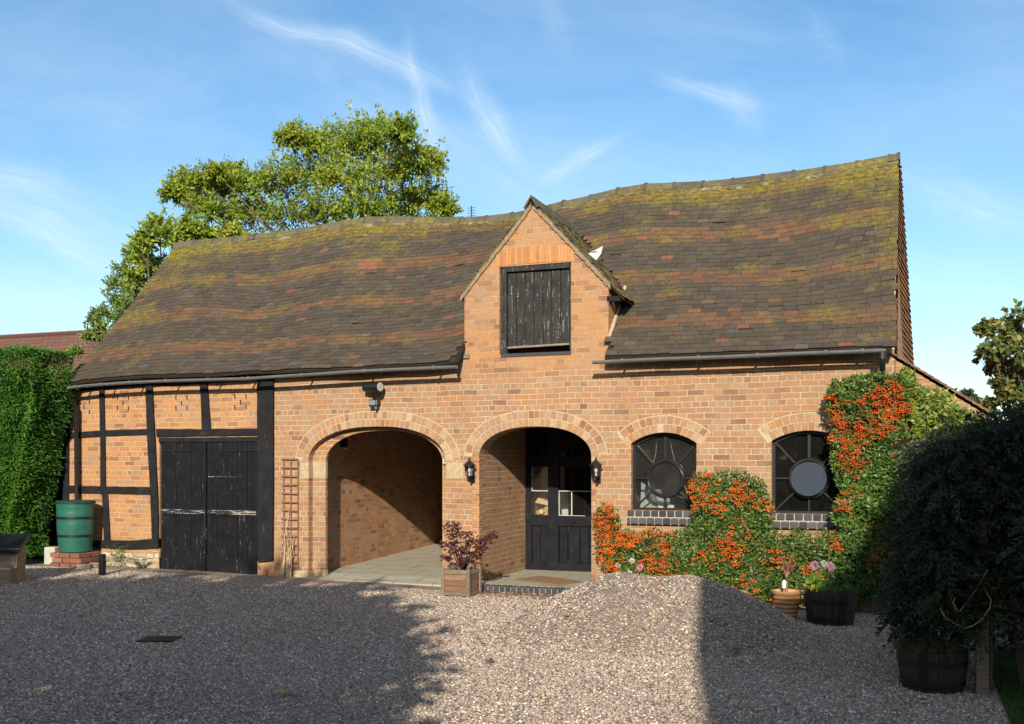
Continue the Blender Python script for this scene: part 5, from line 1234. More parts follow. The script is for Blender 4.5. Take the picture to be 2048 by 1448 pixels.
# ---- flowers in the first half barrel
zb = c1[2] + 0.31
def flower_head(name, label, cat, ctr, r, n, mat, group=None, stem_from=None, petal=0.4, flat=0.0):
    t = thing(name, label, cat, ctr, group); d = rdir(n); d[:, 1] = -np.abs(d[:, 1]) if flat else d[:, 1]
    P = np.array(ctr) + d * r * 0.25; N = unit(np.cross(d, rdir(n)))
    leaf_mesh('petals', P, d, N, r * rng.uniform(0.65, 0.85, n), r * petal * np.ones(n), mat, t)
    if stem_from is not None:
        b = MB(); b.tube([stem_from, Vector(stem_from).lerp(Vector(ctr), 0.5) + Vector((0.006, 0, 0)), ctr], 0.004, 6); b.build('stem', M['lf_lettuce'], t)
    return t
def on(x, y, d): return tuple(W(x, y, d))
dY = c1[1] - 0.03
flower_head('pink_flower', 'ragged pink flower head on the left above the bright green leaves in the half barrel', 'flower', on(1630, 1131, dY), 0.055, 90, M['pink'], 'pink flowers in the half barrel', (on(1630, 1160, dY)[0], dY, zb))
flower_head('pink_flower', 'round pink globe flower right of the white flower in the half barrel', 'flower', on(1661, 1133, dY - 0.02), 0.055, 130, M['pink'], 'pink flowers in the half barrel', (on(1661, 1160, dY)[0], dY, zb), 0.22)
flower_head('white_flower', 'small white flower head between the two pink ones in the half barrel', 'flower', on(1648, 1127, dY + 0.03), 0.042, 70, M['whitefl'], None, (on(1648, 1160, dY)[0], dY + 0.03, zb))
for i, (x, y, r_, lab) in enumerate(((1610, 1170, 0.020, 'yellow pansy at the far left of the half barrel rim'), (1626, 1172, 0.022, 'yellow pansy just right of the leftmost one in the half barrel'), (1623, 1178, 0.018, 'yellow pansy lowest over the half barrel rim'), (1643, 1156, 0.03, 'pale yellow bloom highest among the bright green leaves of the half barrel'), (1634, 1182, 0.016, 'small yellow pansy rightmost along the half barrel rim'))):
    flower_head('yellow_pansy', lab, 'flower', on(x, y, c1[1] - 0.2), r_, 24, M['yellowfl'], 'yellow pansies in the half barrel', (on(x, y, dY)[0], c1[1] - 0.15, zb), 0.9, 1.0)
n = 60; t = thing('leafy_plant', 'bright green broad leaved plant in the half barrel below the pink flowers', 'plant', (c1[0] - 0.06, dY, zb))
P = np.array([on(1630, 1172, dY)]) + rng.normal(size=(n, 3)) * [0.035, 0.05, 0.015]; A = unit(rng.normal(size=(n, 3)) * [0.8, 0.6, 0.3] + [0.1, -0.3, 0.85])
leaf_mesh('leaves', P, A, unit(rng.normal(size=(n, 3)) * 0.4 + [0, -1, 0.4]), rng.uniform(0.09, 0.16, n), rng.uniform(0.035, 0.055, n), M['lf_lettuce'], t, bend=0.3)
def grassy(name, label, cat, ctr, rad_, n, L0, L1, mat, spread=0.35, wd=0.006, partname='blades'):
    t = thing(name, label, cat, ctr); a = rng.uniform(0, 2 * math.pi, n); q = np.sqrt(rng.random(n)) * rad_
    P = np.array(ctr) + np.c_[q * np.cos(a), q * np.sin(a), np.zeros(n)]; A = unit(rng.normal(size=(n, 3)) * spread + [0, 0, 1])
    L = rng.uniform(L0, L1, n); leaf_mesh(partname, P, A, rdir(n), L, wd * rng.uniform(0.7, 1.5, n), mat, t, bend=0.25); return t
grassy('low_foliage', 'dark fine foliage filling the right half of the flowered half barrel', 'plant', (c1[0] + 0.07, c1[1], zb), 0.17, 500, 0.04, 0.13, M['lf_fire'], 0.7, 0.014, 'leaves')
b = MB(); q = on(1658, 1100, dY); b.tube([(q[0], dY, zb), q], [0.003, 0.002], 5); tag(b.build('dead_flower_stem', M['straw'], None), 'tall thin dead stem standing in the flowered half barrel', 'stem')
grassy('dry_grass', 'tuft of dry yellow green grass filling the half barrel by the wooden post', 'grass tuft', (c2[0] - 0.03, c2[1], c2[2] + 0.26), 0.22, 2200, 0.05, 0.17, M['lf_dry'], 0.45)

# flowers at the foot of the wall by the porch
ctr = W(1262, 1150, -0.55); t = thing('dahlia_plant', 'low leafy dahlia plant at the wall foot left of the gravel heap top', 'plant', (ctr.x, -0.55, -0.1)); n = 420
P = np.array([ctr.x, -0.55, 0.10]) + rng.normal(size=(n, 3)) * [0.16, 0.09, 0.12]; leaf_mesh('leaves', P, unit(rng.normal(size=(n, 3)) + [0, -0.3, 0.2]), unit(rng.normal(size=(n, 3)) * 0.5 + [0, -1, 0.6]), rng.uniform(0.05, 0.09, n), rng.uniform(0.02, 0.035, n), M['lf_fire'], t)
b = MB()
for k in range(7): b.tube([(ctr.x + random.uniform(-0.05, 0.05), -0.55, -0.1), (ctr.x + random.uniform(-0.18, 0.18), -0.6, random.uniform(0.1, 0.25))], [0.006, 0.003], 5)
b.build('stems', M['lf_fire'], t)
for x, y, r_, mt, lab in ((1264, 1122, 0.040, 'whitefl', 'cream dahlia bloom, topmost of those by the porch'), (1236, 1131, 0.035, 'whitefl', 'cream dahlia bloom, leftmost of those by the porch'), (1280, 1134, 0.045, 'pink', 'pale pink dahlia bloom, rightmost of those by the porch'),
                          (1241, 1156, 0.045, 'pink', 'pink dahlia bloom low against the gravel heap top by the porch'), (1260, 1146, 0.035, 'whitefl', 'peach cream dahlia bloom in the middle of the low plant by the porch')):
    flower_head('dahlia_bloom', lab, 'flower', on(x, y, -0.68), r_, 90, M[mt], 'dahlia blooms beside the porch', (on(x, y, -0.66)[0], -0.58, 0.02), 0.45)

# ================================================================== gravel heap
hc = at_fwd(1315, 11.0); ra = Vector((math.cos(TH), math.sin(TH), 0)); 
def heap_z(X, Y):
    d = Vector((X - hc.x, Y - hc.y, 0)); u = d.dot(ra); v = d.dot(Vector((-ra.y, ra.x, 0)))
    uu = max(0, abs(u) - 0.28) / 1.50; q = math.sqrt(uu * uu + (v / 1.45) ** 2)
    h = 0.60 * (1 - (math.sqrt(q * q + 0.05) - 0.224) / 0.80)
    h = h if h > 0.08 else 0.08 * math.exp((h - 0.08) / 0.08)
    h += (0.075 * mnoise.noise(Vector((X * 1.5, Y * 1.5, 4))) + 0.03 * mnoise.noise(Vector((X * 3.7, Y * 3.7, 2)))) * min(1, h * 5 + 0.12) + 0.014 * mnoise.noise(Vector((X * 8, Y * 8, 1))) - 0.03
    return gz(X, Y) + h
hx, hy = np.linspace(hc.x - 2.9, hc.x + 2.9, 110), np.linspace(hc.y - 2.6, hc.y + 2.3, 100)
heap = grid_sheet('gravel_heap', list(hx), list(hy), heap_z, M['gravel']); tag(heap, 'knee high heap of loose gravel dumped in front of the right-hand windows', 'gravel heap')
def scatter(name, sheet, density, r, parent=None):
    """loose stones scattered over a copy of a sheet, all one uncountable mass"""
    ng = bpy.data.node_groups.new('stone_scatter', 'GeometryNodeTree')
    ng.interface.new_socket('Geometry', in_out='INPUT', socket_type='NodeSocketGeometry'); ng.interface.new_socket('Geometry', in_out='OUTPUT', socket_type='NodeSocketGeometry')
    nd, lk = ng.nodes, ng.links; gi, go = nd.new('NodeGroupInput'), nd.new('NodeGroupOutput')
    dp = nd.new('GeometryNodeDistributePointsOnFaces'); dp.distribute_method = 'RANDOM'; dp.inputs['Density'].default_value = density; lk.new(gi.outputs[0], dp.inputs['Mesh'])
    ico = nd.new('GeometryNodeMeshIcoSphere'); ico.inputs['Radius'].default_value = r; ico.inputs['Subdivisions'].default_value = 1
    mt = nd.new('GeometryNodeSetMaterial'); mt.inputs['Material'].default_value = M['pebble']
    ip = nd.new('GeometryNodeInstanceOnPoints'); lk.new(dp.outputs['Points'], ip.inputs['Points'])
    rv = nd.new('FunctionNodeRandomValue'); rv.data_type = 'FLOAT_VECTOR'; rv.inputs[0].default_value = (0.55, 0.45, 0.28); rv.inputs[1].default_value = (1.35, 1.0, 0.75)
    rr_ = nd.new('FunctionNodeRandomValue'); rr_.data_type = 'FLOAT_VECTOR'; rr_.inputs[0].default_value = (-0.7, -0.7, 0); rr_.inputs[1].default_value = (0.7, 0.7, 6.28)
    lk.new(ico.outputs[0], mt.inputs['Geometry']); lk.new(mt.outputs[0], ip.inputs['Instance']); lk.new(rv.outputs[0], ip.inputs['Scale']); lk.new(rr_.outputs[0], ip.inputs['Rotation'])
    lk.new(ip.outputs[0], go.inputs[0])
    sheet.modifiers.new('stones', 'NODES').node_group = ng
    sheet['kind'] = 'stuff'; return sheet
EXCL = lambda X, Y: heap_z(X, Y) - gz(X, Y) > 0.03
def yard_sheet(name, fwd0, fwd1, df, zoff):
    v, f = [], []; fw = np.arange(fwd0, fwd1, df); nl = 60
    for a in fw:
        for i in range(nl + 1): q = at_fwd(-40 + 2130 * i / nl, a); v.append((q.x, q.y, max(gz(q.x) + 0.012 * mnoise.noise(Vector((q.x * 0.8, q.y * 0.8, 3.1))), heap_z(q.x, q.y)) + zoff))
    for j in range(len(fw) - 1):
        for i in range(nl):
            k = j * (nl + 1) + i; q = (k, k + 1, k + nl + 2, k + nl + 1)
            if all(v[m][1] < -0.40 and v[m][0] < 1.0 for m in q): f.append(q)
    return arr_mesh(name, v, f, M['gravel'])
g1 = yard_sheet('loose_gravel', 6.2, 10.0, 0.1, 0.002); scatter('stones', g1, 2300, 0.0125)
g2 = yard_sheet('loose_gravel', 9.9, 16.4, 0.1, 0.002); scatter('stones', g2, 1500, 0.0135)
for g in (g1, g2): tag(g, 'loose mixed gravel stones covering the yard', 'gravel')

# drain grate and fallen leaves
p = G(318, 1281); t = thing('drain_grate', 'dark iron drain grate set in the shaded gravel', 'drain', (p.x, p.y, p.z))
b = MB(); b.M = Matrix.Translation((p.x, p.y, p.z + 0.004)) @ Matrix.Rotation(0.35, 4, 'Z') @ Matrix.Scale(0.8, 4)
for k in range(7): b.box(-0.19, 0.19, -0.16 + k * 0.05, -0.135 + k * 0.05, 0, 0.022)
b.box(-0.21, -0.19, -0.18, 0.18, 0, 0.022); b.box(0.19, 0.21, -0.18, 0.18, 0, 0.022); b.build('grate', M['iron'], t)
random.seed(77)
def fallen(x, y, L, lab, onheap=False, r_=0.5, group='brown leaves fallen on the gravel'):
    p = G(x, y)
    if onheap:
        lo_, hi_ = 7.0, 12.0
        for _ in range(40):
            m_ = (lo_ + hi_) / 2; q = at_fwd(x, m_); zr = EYE - (y - HY) * m_ / F
            if zr > heap_z(q.x, q.y): lo_ = m_
            else: hi_ = m_
        p = at_fwd(x, lo_); p.z = heap_z(p.x, p.y)
    a = random.uniform(0, 6.28); A = [(math.cos(a), math.sin(a), 0.12)]; N = [(random.uniform(-.2, .2), -0.25, 1)]
    o = leaf_mesh('fallen_leaf', [tuple(p + Vector((0, 0, 0.03)))], A, N, [L], [L * 0.6], M['fallen'], None, [r_], 0.15, 0.1); tag(o, lab, 'leaf', group)
fallen(578, 1387, 0.17, 'single large yellow leaf lying on the shaded gravel in the foreground', r_=1.0)
for x, y, hp in ((700, 1303, 0), (815, 1305, 0), (455, 1331, 0), (195, 1335, 0), (960, 1295, 0), (1130, 1240, 1), (1118, 1352, 1), (1098, 1345, 1), (1466, 1308, 1), (1525, 1315, 1), (1492, 1332, 1), (1835, 1405, 0), (1807, 1432, 0), (1050, 1300, 0), (990, 1330, 0), (1295, 1380, 0), (870, 1290, 0), (380, 1334, 0)):
    fallen(x, y, random.uniform(0.06, 0.10), 'small curled brown leaf fallen on the gravel', hp, random.uniform(0, 0.6))
n = 500; P = np.c_[rng.uniform(sx0, sx1 + 0.2, n), rng.uniform(-0.85, -0.36, n), np.full(n, gz(-4.5) + 0.025)]; P[:, 1] = -0.36 - rng.random(n) ** 2.2 * 0.5
o = leaf_mesh('leaf_litter', P, rng.normal(size=(n, 3)) * [1, 1, 0.15], rng.normal(size=(n, 3)) * 0.3 + [0, -0.2, 1], rng.uniform(0.02, 0.045, n), rng.uniform(0.012, 0.025, n), M['fallen'], None, rng.random(n) * 0.7); o['kind'] = 'stuff'; tag(o, 'brown leaf litter along the foot of the porch step', 'leaf litter')
p = W(1492, 1196, -0.95); b = MB(); b.obox((p.x - 0.22, -0.95, gz(p.x) + 0.14), (0.46, 0.12, 0.32), ry=0.06, rz=0.05); tag(b.build('stone_slab', simple('green_grey_stone', (0.20, 0.20, 0.14), 0.9, 0.3, 8, 0.5, 0.008), None, bevel=0.02), 'green grey stone slab on edge just behind the gravel heap', 'stone')
# weeds and fern at the plinth
p = G(272, 1138); t = thing('fern', 'small bright fern at the foot of the rubble plinth', 'fern', (p.x, -0.16, p.z)); P, A, N, L = [], [], [], []
for k in range(13):
    a = random.uniform(-2.8, 0.2); d = Vector((math.cos(a), math.sin(a) * 0.7, 0)); Ln = random.uniform(0.16, 0.30)
    for i in range(16):
        u = i / 15; q = Vector((p.x, -0.16, p.z)) + d * Ln * u + Vector((0, 0, 0.16 * math.sin(u * 2.2))); sd = d.cross(Vector((0, 0, 1)))
        for s in (-1, 1): P.append(q); A.append(sd * s + d * 0.5); N.append((0, -0.3, 1)); L.append(0.065 * (1 - u * 0.8))
L = np.array(L); leaf_mesh('fronds', P, A, N, L, L * 0.35, M['lf_fern'], t)
n = 260; p = W(243, 1108, -0.05); t = thing('wall_weed', 'straggling reddish green weed growing up the rubble plinth', 'weed', (p.x, -0.06, 0.05))
P = np.array([p.x, -0.08, 0.2]) + rng.normal(size=(n, 3)) * [0.10, 0.02, 0.11]; leaf_mesh('leaves', P, rdir(n), unit(rng.normal(size=(n, 3)) * 0.5 + [0, -1, 0.4]), rng.uniform(0.02, 0.045, n), rng.uniform(0.012, 0.02, n), M['lf_fern'], t)
# ================================================================== climbing shrubs on the facade
def climber(name, label, poly, n, depth, group, berries, mat, leafL=(0.035, 0.06), bulge=0.35, seed=0.0, d0=-0.08, berry_bias=None, cat='shrub', stems=(), ripe=0.72):
    pts = [W(x, y, d0 - depth * 0.5) for x, y in poly]; PX = [(p.x, p.z) for p in pts]
    x0, x1 = min(p[0] for p in PX), max(p[0] for p in PX); z0, z1 = min(p[1] for p in PX), max(p[1] for p in PX)
    t = thing(name, label, cat, ((x0 + x1) / 2, d0, max(-0.1, z0)), group)
    def sample(m):
        X, Z = rng.uniform(x0, x1, m), rng.uniform(z0, z1, m)
        jx = np.array([mnoise.noise(Vector((a * 4.5 + seed, c * 4.5, 0.3))) for a, c in zip(X, Z)]) * 0.10
        jz = np.array([mnoise.noise(Vector((a * 4.5 + seed, c * 4.5, 7.3))) for a, c in zip(X, Z)]) * 0.10
        k = inpoly(X + jx, Z + jz, PX); return X[k], Z[k]
    X, Z = sample(n)
    thick = depth * (0.62 + bulge * np.array([mnoise.noise(Vector((a * 3.1 + seed, c * 3.1, 2))) for a, c in zip(X, Z)]) + 0.3 * np.array([mnoise.noise(Vector((a * 9 + seed, c * 9, 4))) for a, c in zip(X, Z)]))
    m = len(X); Y = d0 - np.maximum(0.02, thick) * (1 - rng.random(m) ** 2.2 * 0.75)
    P = np.c_[X, Y, Z]; A = unit(rng.normal(size=(m, 3)) * [1, 0.55, 0.9] + [0, -0.35, 0.25]); N = unit(rng.normal(size=(m, 3)) * 0.65 + [0, -1, 0.55])
    L = rng.uniform(leafL[0], leafL[1], m); leaf_mesh('leaves', P, A, N, L, L * rng.uniform(0.36, 0.5, m), mat, t)
    b = MB()
    for k in range(len(stems)): b.tube([W(x, y, d0 - 0.03) for x, y in stems[k]], [0.018 - 0.012 * i / len(stems[k]) for i in range(len(stems[k]))], 6)
    if stems: b.build('stems', M['bark'], t)
    if berries:
        X, Z = sample(berries * 5); w_ = np.array([mnoise.noise(Vector((a * 2.3 + seed, c * 2.8, 11))) for a, c in zip(X, Z)]) + rng.normal(size=len(X)) * 0.14
        if berry_bias: w_ = w_ + np.array([berry_bias(a, c) for a, c in zip(X, Z)])
        k = np.argsort(-w_)[:berries]; X, Z = X[k], Z[k]
        base_v = np.array([(1, 0, 0), (-1, 0, 0), (0, 1, 0), (0, -1, 0), (0, 0, 1), (0, 0, -1)]); V, Fc, rr = [], [], []
        ico = [(0, 2, 4), (2, 1, 4), (1, 3, 4), (3, 0, 4), (2, 0, 5), (1, 2, 5), (3, 1, 5), (0, 3, 5)]
        c0 = 0
        for a, c in zip(X, Z):
            th_ = depth * (0.66 + bulge * mnoise.noise(Vector((a * 3.1 + seed, c * 3.1, 2))) + 0.3 * mnoise.noise(Vector((a * 9 + seed, c * 9, 4)))); tone = min(1, max(0, random.gauss(ripe, 0.3)))
            for q in range(random.randint(4, 13)):
                ctr = np.array([a + random.gauss(0, 0.024), d0 - max(0.03, th_) - 0.004 + random.gauss(0, 0.018), c + random.gauss(0, 0.013)]); s = random.uniform(0.0068, 0.0112)
                rot = np.array(Matrix.Rotation(random.random() * 3, 3, Vector((random.random(), random.random(), 0.3)).normalized()))
                V.append(ctr + base_v @ rot.T * s); Fc.append(np.array(ico) + c0); rr += [min(1, max(0, tone * 0.8 + random.random() * 0.2))] * 8; c0 += 6
        arr_mesh('berries', np.concatenate(V), np.concatenate(Fc), M['berry'], t, rr, smooth=True)
    return t
poly1 = [(1184, 1060), (1183, 1032), (1200, 1016), (1228, 1018), (1244, 1040), (1243, 1066), (1270, 1064), (1330, 1060), (1378, 1058), (1381, 1010), (1384, 968), (1402, 952), (1440, 947), (1480, 944), (1525, 950), (1536, 975), (1540, 1060),
         (1580, 1068), (1640, 1064), (1690, 1066), (1702, 1130), (1700, 1215), (1600, 1215), (1540, 1205), (1500, 1192), (1450, 1185), (1300, 1180), (1215, 1160), (1218, 1128), (1195, 1100)]
lx = W(1225, 1050, -0.2)
climber('firethorn', 'low spreading firethorn with orange berries trained under and between the two round-paned windows', poly1, 26000, 0.30, 'firethorn shrubs on the barn wall', 720, M['lf_fire'], seed=1.3,
        berry_bias=lambda a, c: 0.65 * math.exp(-((a - lx.x) / 0.6) ** 2) + 0.25 * math.exp(-((a - W(1455, 1000, 0).x) / 0.35) ** 2) * (1 if c > 0.7 else 0.3), stems=[[(1480, 1215), (1470, 1100), (1455, 980)], [(1480, 1215), (1350, 1150), (1240, 1100), (1212, 1040)], [(1480, 1215), (1600, 1130), (1680, 1100)]])
poly2 = [(1655, 775), (1668, 756), (1700, 750), (1745, 747), (1785, 745), (1805, 752), (1820, 790), (1822, 860), (1812, 930), (1800, 1010), (1795, 1200), (1700, 1215), (1676, 1120), (1670, 1040), (1666, 960), (1660, 880)]
climber('firethorn', 'tall column of firethorn with orange berries covering the wall right of the second round-paned window', poly2, 24000, 0.34, 'firethorn shrubs on the barn wall', 420, M['lf_fire'], seed=8.1,
        berry_bias=lambda a, c: 0.6 * math.exp(-((c - 2.2) / 0.55) ** 2) - 0.1, ripe=0.30, stems=[[(1720, 1215), (1740, 1000), (1760, 780)]])
poly3 = [(1788, 745), (1800, 735), (1822, 742), (1835, 765), (1860, 785), (1885, 782), (1920, 812), (1975, 838), (2010, 860), (2010, 1000), (1830, 1000), (1826, 860)]
climber('yellow_climber', 'yellow green leafy climber on the lean-to wall under its tiled edge', poly3, 7000, 0.22, None, 0, M['lf_ivy'], (0.05, 0.085), 0.4, 3.3, cat='climber', stems=[[(1850, 1190), (1860, 1000), (1880, 830)]])

# ================================================================== foliage builders
def crown(name, t, clumps, mat, n_twig, n_leaf, L, wd=0.5, flat=0.75, lift=0.15, droop=0.25, inner=0.25, reach=1.15):
    P, A, rr = [], [], []
    for (c, r) in clumps:
        c = np.array(c, float); d = unit(rng.normal(size=(n_twig, 3)) * [1, 1, flat] + [0, 0, lift]); ln = r * rng.uniform(0.6, reach, n_twig); tone = rng.random()
        for k in range(n_twig):
            u = np.sort(inner + (1 - inner) * rng.random(n_leaf) ** 0.8); bendv = np.array([0, 0, -droop]) * r
            p = c + d[k] * (ln[k] * u)[:, None] + bendv * (u ** 2)[:, None] * 0.6 + rng.normal(size=(n_leaf, 3)) * r * 0.055
            P.append(p); a = d[k] * 0.7 + rng.normal(size=(n_leaf, 3)) * 0.75 + [0, 0, -0.25]; A.append(a)
            rr.append(np.clip(0.55 * rng.random(n_leaf) + 0.25 * tone + 0.3 * rng.random() - 0.05, 0, 1))
    P, A = np.concatenate(P), np.concatenate(A); m = len(P)
    N = unit(rng.normal(size=(m, 3)) * 0.65 + [0.1, -0.75, 0.6]); ls = rng.uniform(L * 0.7, L * 1.25, m)
    return leaf_mesh(name, P, A, N, ls, ls * wd, mat, t, np.concatenate(rr))
def tree(name, label, cat, base_pt, clumps, mat, n_twig, n_leaf, L, trunk_r, group=None, fork=None, **kw):
    t = thing(name, label, cat, base_pt, group); b = MB(); base_pt = Vector(base_pt)
    cz = sum(c[0][2] for c in clumps) / len(clumps); mid = Vector((sum(c[0][0] for c in clumps) / len(clumps), sum(c[0][1] for c in clumps) / len(clumps), cz))
    fk = Vector(fork) if fork else base_pt.lerp(mid, 0.5)
    b.tube([base_pt - Vector((0, 0, 0.1)), base_pt.lerp(fk, 0.12), base_pt.lerp(fk, 0.6), fk], [trunk_r * 1.5, trunk_r * 1.05, trunk_r * 0.85, trunk_r * 0.7], 10)
    for (c, r) in clumps:
        c = Vector(c); m1 = fk.lerp(c, 0.5) + Vector((random.uniform(-.2, .2), random.uniform(-.2, .2), random.uniform(0, .3))) * r
        b.tube([fk, m1, c], [trunk_r * 0.42, trunk_r * 0.18, trunk_r * 0.07], 6)
        for k in range(5):
            d = Vector((random.gauss(0, 1), random.gauss(0, 1), random.gauss(0.2, 0.7))).normalized(); b.tube([c.lerp(m1, random.uniform(0, .4)), c + d * r * 0.8], [trunk_r * 0.08, trunk_r * 0.02], 4, cap=False)
    b.build('trunk', M['bark'], t, smooth=True); crown('crown', t, clumps, mat, n_twig, n_leaf, L, **kw); return t
random.seed(40)
def px_clumps(lst, d, spread, F_=F):
    out = []
    for (x, y, r) in lst:
        dd = d + random.uniform(-spread, spread); c = W(x, y, dd); fwd = -c.x * math.sin(TH) + (DP + dd) * math.cos(TH); out.append((tuple(c), r * fwd / F))
    return out
big = [(775, 290, 62), (745, 262, 34), (800, 262, 28), (705, 280, 55), (655, 290, 48), (610, 285, 36), (580, 275, 26), (830, 325, 52), (860, 320, 30), (760, 350, 70), (690, 355, 66), (620, 350, 60), (555, 360, 46), (500, 365, 42), (445, 372, 42), (400, 365, 38), (360, 368, 32), (345, 388, 22),
       (845, 395, 52), (888, 418, 30), (800, 420, 60), (730, 420, 60), (650, 425, 60), (575, 430, 56), (500, 425, 46), (440, 425, 42), (400, 410, 30), (470, 345, 22), (430, 345, 20)]
c0 = W(690, 500, 10.5)
tree('autumn_tree', 'large spreading green and golden tree rising behind the barn roof', 'tree', (c0.x, 10.5, 0), px_clumps(big, 9.5, 1.6), M['lf_tree'], 92, 26, 0.086, 0.14, fork=tuple(W(680, 600, 10.0)), droop=0.10, flat=0.6, inner=0.25, reach=1.45)
low = [(320, 455, 40), (290, 480, 34), (345, 470, 30), (275, 510, 30), (300, 530, 40), (380, 460, 34), (420, 470, 30), (270, 560, 30), (470, 470, 30)]
tree('autumn_tree', 'lower dense green tree behind the left end of the barn roof', 'tree', (W(330, 500, 8.0).x, 8.0, 0), px_clumps(low, 8.0, 0.8), M['lf_tree'], 44, 24, 0.11, 0.16, droop=0.1, inner=0.1)
pale = [(245, 540, 26), (230, 570, 28), (260, 580, 26), (235, 600, 24), (205, 625, 24), (185, 640, 20), (235, 640, 26), (200, 655, 18), (250, 610, 24), (180, 670, 18), (150, 700, 14), (220, 680, 22)]
tree('pale_tree', 'pale feathery young tree beyond the left verge of the barn roof', 'tree', (W(230, 600, 7.5).x, 7.5, 0), px_clumps(pale, 7.5, 0.6), M['lf_pale'], 30, 16, 0.09, 0.10, droop=0.2, inner=0.1)
syc = [(1995, 690, 22), (2020, 705, 26), (2030, 670, 24), (1990, 735, 22), (2015, 760, 26), (2035, 735, 30), (1965, 708, 16), (1980, 650, 16), (2030, 640, 34), (2000, 665, 30), (2050, 690, 44), (1985, 700, 24), (2010, 730, 32), (2060, 760, 44), (1975, 705, 14), (2040, 800, 40), (2000, 775, 24), (2075, 640, 40), (1968, 655, 14), (2110, 720, 60), (2100, 600, 44), (1985, 805, 22), (2120, 820, 60)]
tree('sycamore', 'sparse dark and gold leaved sycamore beyond the end of the lean-to', 'tree', (W(2110, 800, 2.0).x, 2.0, 0), px_clumps(syc, 2.0, 0.6), M['lf_syc'], 15, 12, 0.08, 0.08, wd=0.75, inner=0.35)
far = [(1900, 795, 18), (1920, 800, 20), (1880, 790, 12), (1945, 810, 20), (1970, 815, 24), (1935, 790, 10)]
tree('distant_tree', 'hazy tree top far beyond the lean-to roof', 'tree', (W(1925, 800, 30).x, 30, 0), px_clumps(far, 30, 2), M['lf_far'], 40, 20, 0.18, 0.3, inner=0.1)

# ================================================================== conifer hedge on the left
random.seed(50)
hz_top = W(60, 704, -0.9).z
hedge = thing('conifer_hedge', 'tall clipped bright green conifer hedge at the left end of the barn', 'hedge', (-13.8, -0.8, 0.0))
def hedge_right(z, y): return -13.02 + 0.52 * min(1, max(0, (z - 0.6) / 2.2)) + 0.10 * mnoise.noise(Vector((z * 2.2, y * 2, 3)))
n = 90000; Z = rng.uniform(0.22, hz_top, n); side = rng.random(n); Y = np.empty(n); X = np.empty(n); Nn = np.empty((n, 3))
for i in range(n):
    z = Z[i]
    if side[i] < 0.72:
        x = rng.uniform(-14.6, hedge_right(z, -1)); edge = min(1, max(0, (hedge_right(z, -1) - x) / 0.35)); y = -1.12 + 0.35 * (1 - edge) ** 2 + 0.14 * mnoise.noise(Vector((x * 2.4, z * 2.4, 1))) + 0.25 * max(0, 0.9 - z) + 0.3 * rng.random() ** 3
        X[i], Y[i], Nn[i] = x, y, (0.3 * (1 - edge), -1, 0.2)
    elif side[i] < 0.92:
        y = rng.uniform(-1.0, -0.15); X[i], Y[i], Nn[i] = hedge_right(z, y) - 0.22 * rng.random() ** 3, y, (1, -0.3, 0.2)
    else:
        x = rng.uniform(-15.2, -12.4); X[i], Y[i], Z[i], Nn[i] = x, rng.uniform(-1.1, -0.15), hz_top + 0.06 * mnoise.noise(Vector((x * 3, 0, 8))) + 0.05 * rng.random() ** 2, (0, -0.3, 1)
P = np.c_[X, Y, Z]; A = unit(Nn * 0.55 + rng.normal(size=(n, 3)) * [0.6, 0.3, 0.45] + [0, 0, 0.12]); ls = rng.uniform(0.04, 0.095, n)
leaf_mesh('foliage', P, A, unit(rng.normal(size=(n, 3)) * 0.5 + [0, -0.4, 1]), ls, ls * 0.24, M['lf_conifer'], hedge, np.clip(rng.random(n) * 0.6 + 0.2 + 0.5 * np.array([mnoise.noise(Vector((p[0] * 3, p[1] * 3, p[2] * 3))) for p in P]), 0, 1), bend=0.3)
b = MB()
for k in range(8): b.tube([(-15 + k * 0.27, -0.65, 0), (-15 + k * 0.27 + random.uniform(-.1, .1), -0.65, hz_top - 0.5)], [0.05, 0.02], 6)
b.build('stems', M['bark'], hedge)
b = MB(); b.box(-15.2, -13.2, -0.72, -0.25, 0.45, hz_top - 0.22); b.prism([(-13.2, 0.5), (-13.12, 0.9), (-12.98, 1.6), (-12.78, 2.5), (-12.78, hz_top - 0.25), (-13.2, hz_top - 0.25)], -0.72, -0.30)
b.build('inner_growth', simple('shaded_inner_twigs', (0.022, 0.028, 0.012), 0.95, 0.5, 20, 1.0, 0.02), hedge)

# ================================================================== wisteria arbour on the right
ap = G(1965, 1389); arb = thing('arbour', 'weathered wooden arbour whose front post stands beside the right half barrel', 'arbour', (ap.x + 0.7, ap.y + 0.7, ap.z))
for (ox, oy) in ((0, 0), (0.1, 1.6), (1.7, 0.1), (1.8, 1.7)):
    b = MB(); b.box(ap.x + ox - 0.045, ap.x + ox + 0.045, ap.y + oy, ap.y + oy + 0.09, ap.z - 0.1, 1.62); b.build('post', M['oldwood'], arb, bevel=0.006)
for oy in (0.045, 1.69):
    b = MB(); b.box(ap.x - 0.35, ap.x + 2.1, ap.y + oy - 0.03, ap.y + oy + 0.03, 1.622, 1.71); b.build('beam', M['oldwood'], arb, bevel=0.005)
b = MB(); b.box(ap.x + 0.05, ap.x + 1.66, ap.y + 0.03, ap.y + 0.06, 0.55, 0.62); b.build('side_rail', M['oldwood'], arb)
wpoly = [(1822, 1000), (1826, 960), (1840, 925), (1866, 892), (1888, 866), (1925, 852), (1960, 838), (2010, 832), (2100, 820), (2400, 810), (2600, 820), (2600, 1180), (2100, 1190), (2000, 1150), (1965, 1205), (1925, 1235), (1870, 1255), (1822, 1262), (1808, 1200), (1806, 1120), (1812, 1060)]
wc = ap.y + 0.35; PXw = [(W(x, y, wc).x, W(x, y, wc).z) for x, y in wpoly]
